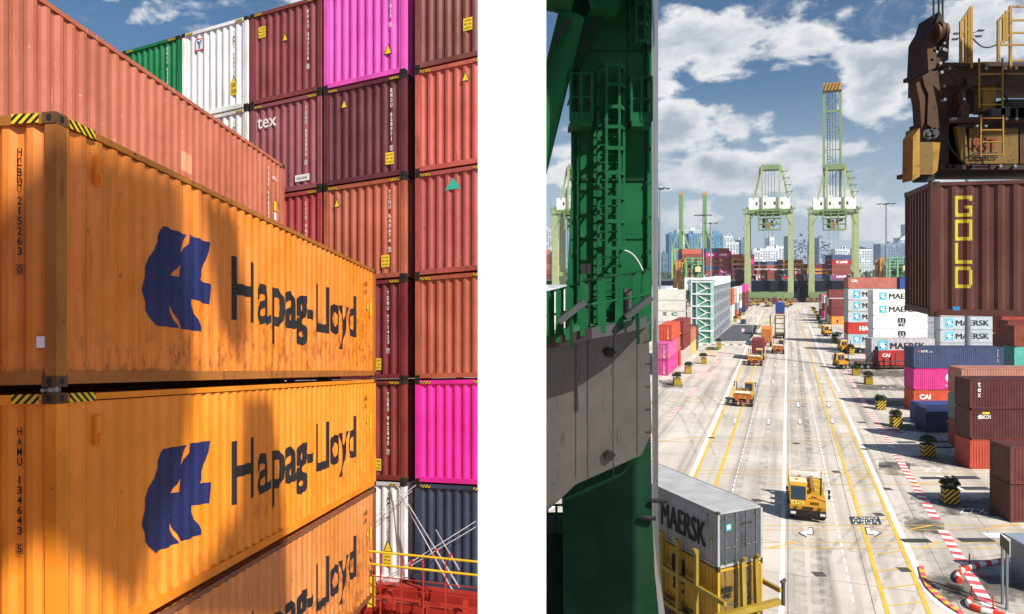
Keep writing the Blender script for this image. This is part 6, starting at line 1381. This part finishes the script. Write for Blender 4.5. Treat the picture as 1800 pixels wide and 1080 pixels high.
for q in ((955, 978, 402, Yc, '#b4bcc4', 'pale apartment block nearest the white column'), (974, 1000, 398, Yc + 60, '#8a9cb4', 'grey blue apartment block behind the near crane leg'),
          (1157, 1162, 386, Yc - 200, '#5c7488', 'slim dark blue tower beside the pale flank'), (1160, 1174, 447, Yc - 300, '#4f7288', 'low teal glass block beside the lamp mast'),
          (1176, 1195, 412, Yc - 100, '#4a7fa0', 'blue glass slab left of the far green boom'), (1190, 1234, 405, Yc + 150, '#cdd3d8', 'wide white housing block behind the far booms'), (1211, 1232, 412, Yc - 120, '#5d8fb0', 'light blue glass slab between the two far booms'),
          (1250, 1270, 411, Yc - 120, '#568aac', 'blue glass slab right of the lamp masts'), (1272, 1288, 416, Yc, '#d5d9dd', 'white tower block right of the blue slab'), (1288, 1299, 427, Yc, '#ccd2d8', 'lower white block right of the white tower'), (1297, 1304, 422, Yc + 80, '#d8dcdf', 'slim white block before the first crane'), (1303, 1314, 422, Yc, '#6e93ac', 'blue grey block beside the left crane leg'),
          (1323, 1336, 441, Yc, '#d2d6d8', 'low white block inside the first crane portal'), (1336, 1368, 438, Yc + 30, '#dcdfe0', 'wide white stepped block inside the first crane portal'), (1353, 1361, 419, Yc + 60, '#e0e3e4', 'tall white spire block inside the first crane portal'), (1364, 1379, 434, Yc + 90, '#d5dadd', 'white block beside the right crane leg'),
          (1468, 1494, 439, Yc, '#cfd5d9', 'pale office block inside the second crane portal'), (1506, 1533, 438, Yc, '#d4d8da', 'white office block with dark roof between crane and mast'),
          (1548, 1574, 430, Yc, '#7d8fa6', 'grey blue office block behind the tall lamp mast'), (1570, 1604, 428, Yc + 50, '#74869e', 'long grey blue office block left of the hanging container'), (1583, 1601, 419, Yc + 90, '#d5d9dc', 'white rooftop block on the grey blue offices'), (1596, 1606, 395, Yc + 110, '#c4ccd4', 'slim stepped white tower beside the hanging container')):
    building(q[0], q[1], q[2], q[3], q[4], q[5], win='#4f6478' if q[4][1] in 'bcd' else '#33506a', crown='#3f4a58' if 'dark roof' in q[5] else None)
for q in ((1388, 1403, 416, 'first dark mosaic tower between the cranes'), (1403.5, 1419, 416.5, 'second dark mosaic tower between the cranes'), (1440, 1460, 419, 'dark mosaic tower inside the second crane portal'), (1422, 1431, 430, 'narrow dark mosaic tower left of the second crane')):
    building(q[0], q[1], q[2], Yc - 100, '#8d9cb0', q[3], win='#34435c', vert=2)
for i, (px, yt) in enumerate(((1469, 440), (1352, 405))):
    pass
random.seed(5)
wood = MB()
for k in range(5200):
    x = random.uniform(900, 1700); Y = random.uniform(760, 1150); top = 8 + 7 * (.5 + .5 * math.sin(x * .09)) * random.random() + 4; z = random.uniform(.5, top)
    c = Vector(((x - 900) / F * Y, Y, z)); n = Vector((random.gauss(0, 1), random.gauss(-.6, 1), random.gauss(.5, 1))).normalized(); u = n.orthogonal().normalized() * random.uniform(1.5, 3); v = n.cross(u) * random.uniform(.6, 1)
    wood.add([c - u, c - v, c + u, c + v], [(0, 1, 2, 3)])
tag(wood.build('treeline', mat('#3d5236', .8, 0, .3, '#26361f', scale=.05, key='wood', vary=.4), fix=False), 'dark green belt of trees along the far shore below the city', 'trees', kind='stuff')
vd = empty('viaduct', Vector((Xs(1498), 640, 0)), 0, 'long grey elevated road right of the second crane', 'viaduct'); k = 640 / F
b = MB(); b.box(0, 0, H - (474 - HOR) * k, 120, 8, H - (467 - HOR) * k); b.build('deck', flat('#a3a7a4', .8), vd)
for j in range(8):
    b = MB(); b.box(6 + 14 * j, 2, 0, 9 + 14 * j, 6, H - (474 - HOR) * k); b.build('pier_column', flat('#8a8e8c', .8), vd)
b = MB(); b.box(0, -6, 0, 46, -1, H - (485 - HOR) * k); b.build('quay_shed', flat('#7d817e', .8), vd)

# thin sea air between the viewer and the city
hz = MB(); hz.box(-1400, -60, -4.5, 1900, 1900, 165); hzm = bpy.data.materials.new('sea_haze'); hzm.use_nodes = True; n_ = hzm.node_tree.nodes; n_.clear()
o_ = n_.new('ShaderNodeOutputMaterial'); v_ = n_.new('ShaderNodeVolumePrincipled'); v_.inputs['Color'].default_value = (.88, .93, 1, 1); v_.inputs['Density'].default_value = .00013; v_.inputs['Anisotropy'].default_value = .2; hzm.node_tree.links.new(v_.outputs[0], o_.inputs['Volume'])
tag(hz.build('haze', hzm), kind='stuff')

# rubber marks left by turning trucks
def catm(pts, n=12):
    out = []; Q = [pts[0]] + pts + [pts[-1]]
    for i in range(1, len(Q) - 2):
        for k in range(n):
            t = k / n; a, b, c, d = Q[i - 1], Q[i], Q[i + 1], Q[i + 2]; out.append(.5 * ((2 * b) + (c - a) * t + (2 * a - 5 * b + 4 * c - d) * t * t + (3 * b - a - 3 * c + d) * t ** 3))
    return out + [pts[-1]]
def tyre_mat():
    m = bpy.data.materials.new('tyre_rubber_marks'); m.use_nodes = True; N = m.node_tree.nodes; L = m.node_tree.links; b = N['Principled BSDF']; b.inputs['Roughness'].default_value = .8; b.inputs['Base Color'].default_value = lin('#4c4743') + (1,)
    tc = N.new('ShaderNodeTexCoord'); n = N.new('ShaderNodeTexNoise'); n.inputs['Scale'].default_value = .9; n.inputs['Detail'].default_value = 9; n.inputs['Roughness'].default_value = .7; L.new(tc.outputs['Object'], n.inputs[0])
    r = N.new('ShaderNodeMapRange'); L.new(n.outputs[0], r.inputs[0]); r.inputs[1].default_value = .4; r.inputs[2].default_value = .68; r.inputs[4].default_value = .26; L.new(r.outputs[0], b.inputs['Alpha']); return m
tm = MB(); rnd = random.Random(4)
curves = [[(1500, 1000), (1560, 930), (1640, 900), (1760, 885)], [(1480, 980), (1545, 915), (1640, 888), (1780, 872)], [(1470, 860), (1530, 820), (1600, 805), (1700, 800)], [(1450, 800), (1500, 765), (1570, 752), (1650, 748)], [(1560, 1080), (1600, 1010), (1680, 975), (1790, 962)],
          [(1432, 740), (1470, 715), (1540, 705), (1620, 703)], [(1420, 700), (1460, 676), (1520, 668), (1600, 665)], [(1240, 800), (1215, 740), (1190, 715), (1150, 700)], [(1590, 905), (1640, 935), (1700, 940), (1800, 930)], [(1262, 735), (1240, 700), (1210, 684), (1158, 676)],
          [(1389, 600), (1397, 800), (1408, 1080)], [(1401, 600), (1425, 800), (1456, 1080)], [(1352, 600), (1310, 800), (1248, 1080)], [(1366, 600), (1345, 800), (1312, 1080)], [(1398, 560), (1418, 760), (1440, 1080)]]
for ci, c in enumerate(curves):
    pts = catm([G(*p) for p in c]); 
    for off in ((-.95, .95) if ci < 10 else (0,)):
        w = .17 if ci < 10 else .38
        for p, q in zip(pts, pts[1:]):
            d = (q - p).normalized(); n = Vector((-d.y, d.x, 0)); p2, q2 = p + n * off, q + n * off; z = .0085 + .0004 * ci
            tm.poly([Vector((v.x, v.y, z)) for v in (p2 + n * w, p2 - n * w, q2 - n * w, q2 + n * w)])
tag(tm.build('tyre_marks', tyre_mat(), fix=False), kind='structure')
dr = MB()
for px, py in ((1440, 1010), (1545, 905), (1330, 880), (1590, 1002), (1470, 830), (1745, 905), (1400, 780), (1250, 770), (1520, 790), (1560, 860)):
    c = G(px, py); dr.box(c.x - .35, c.y - .35, .018, c.x + .35, c.y + .35, .022)
tag(dr.build('drain_covers', mat('#55504a', .7, .2, .3, '#2a2622', key='drain')), kind='structure')
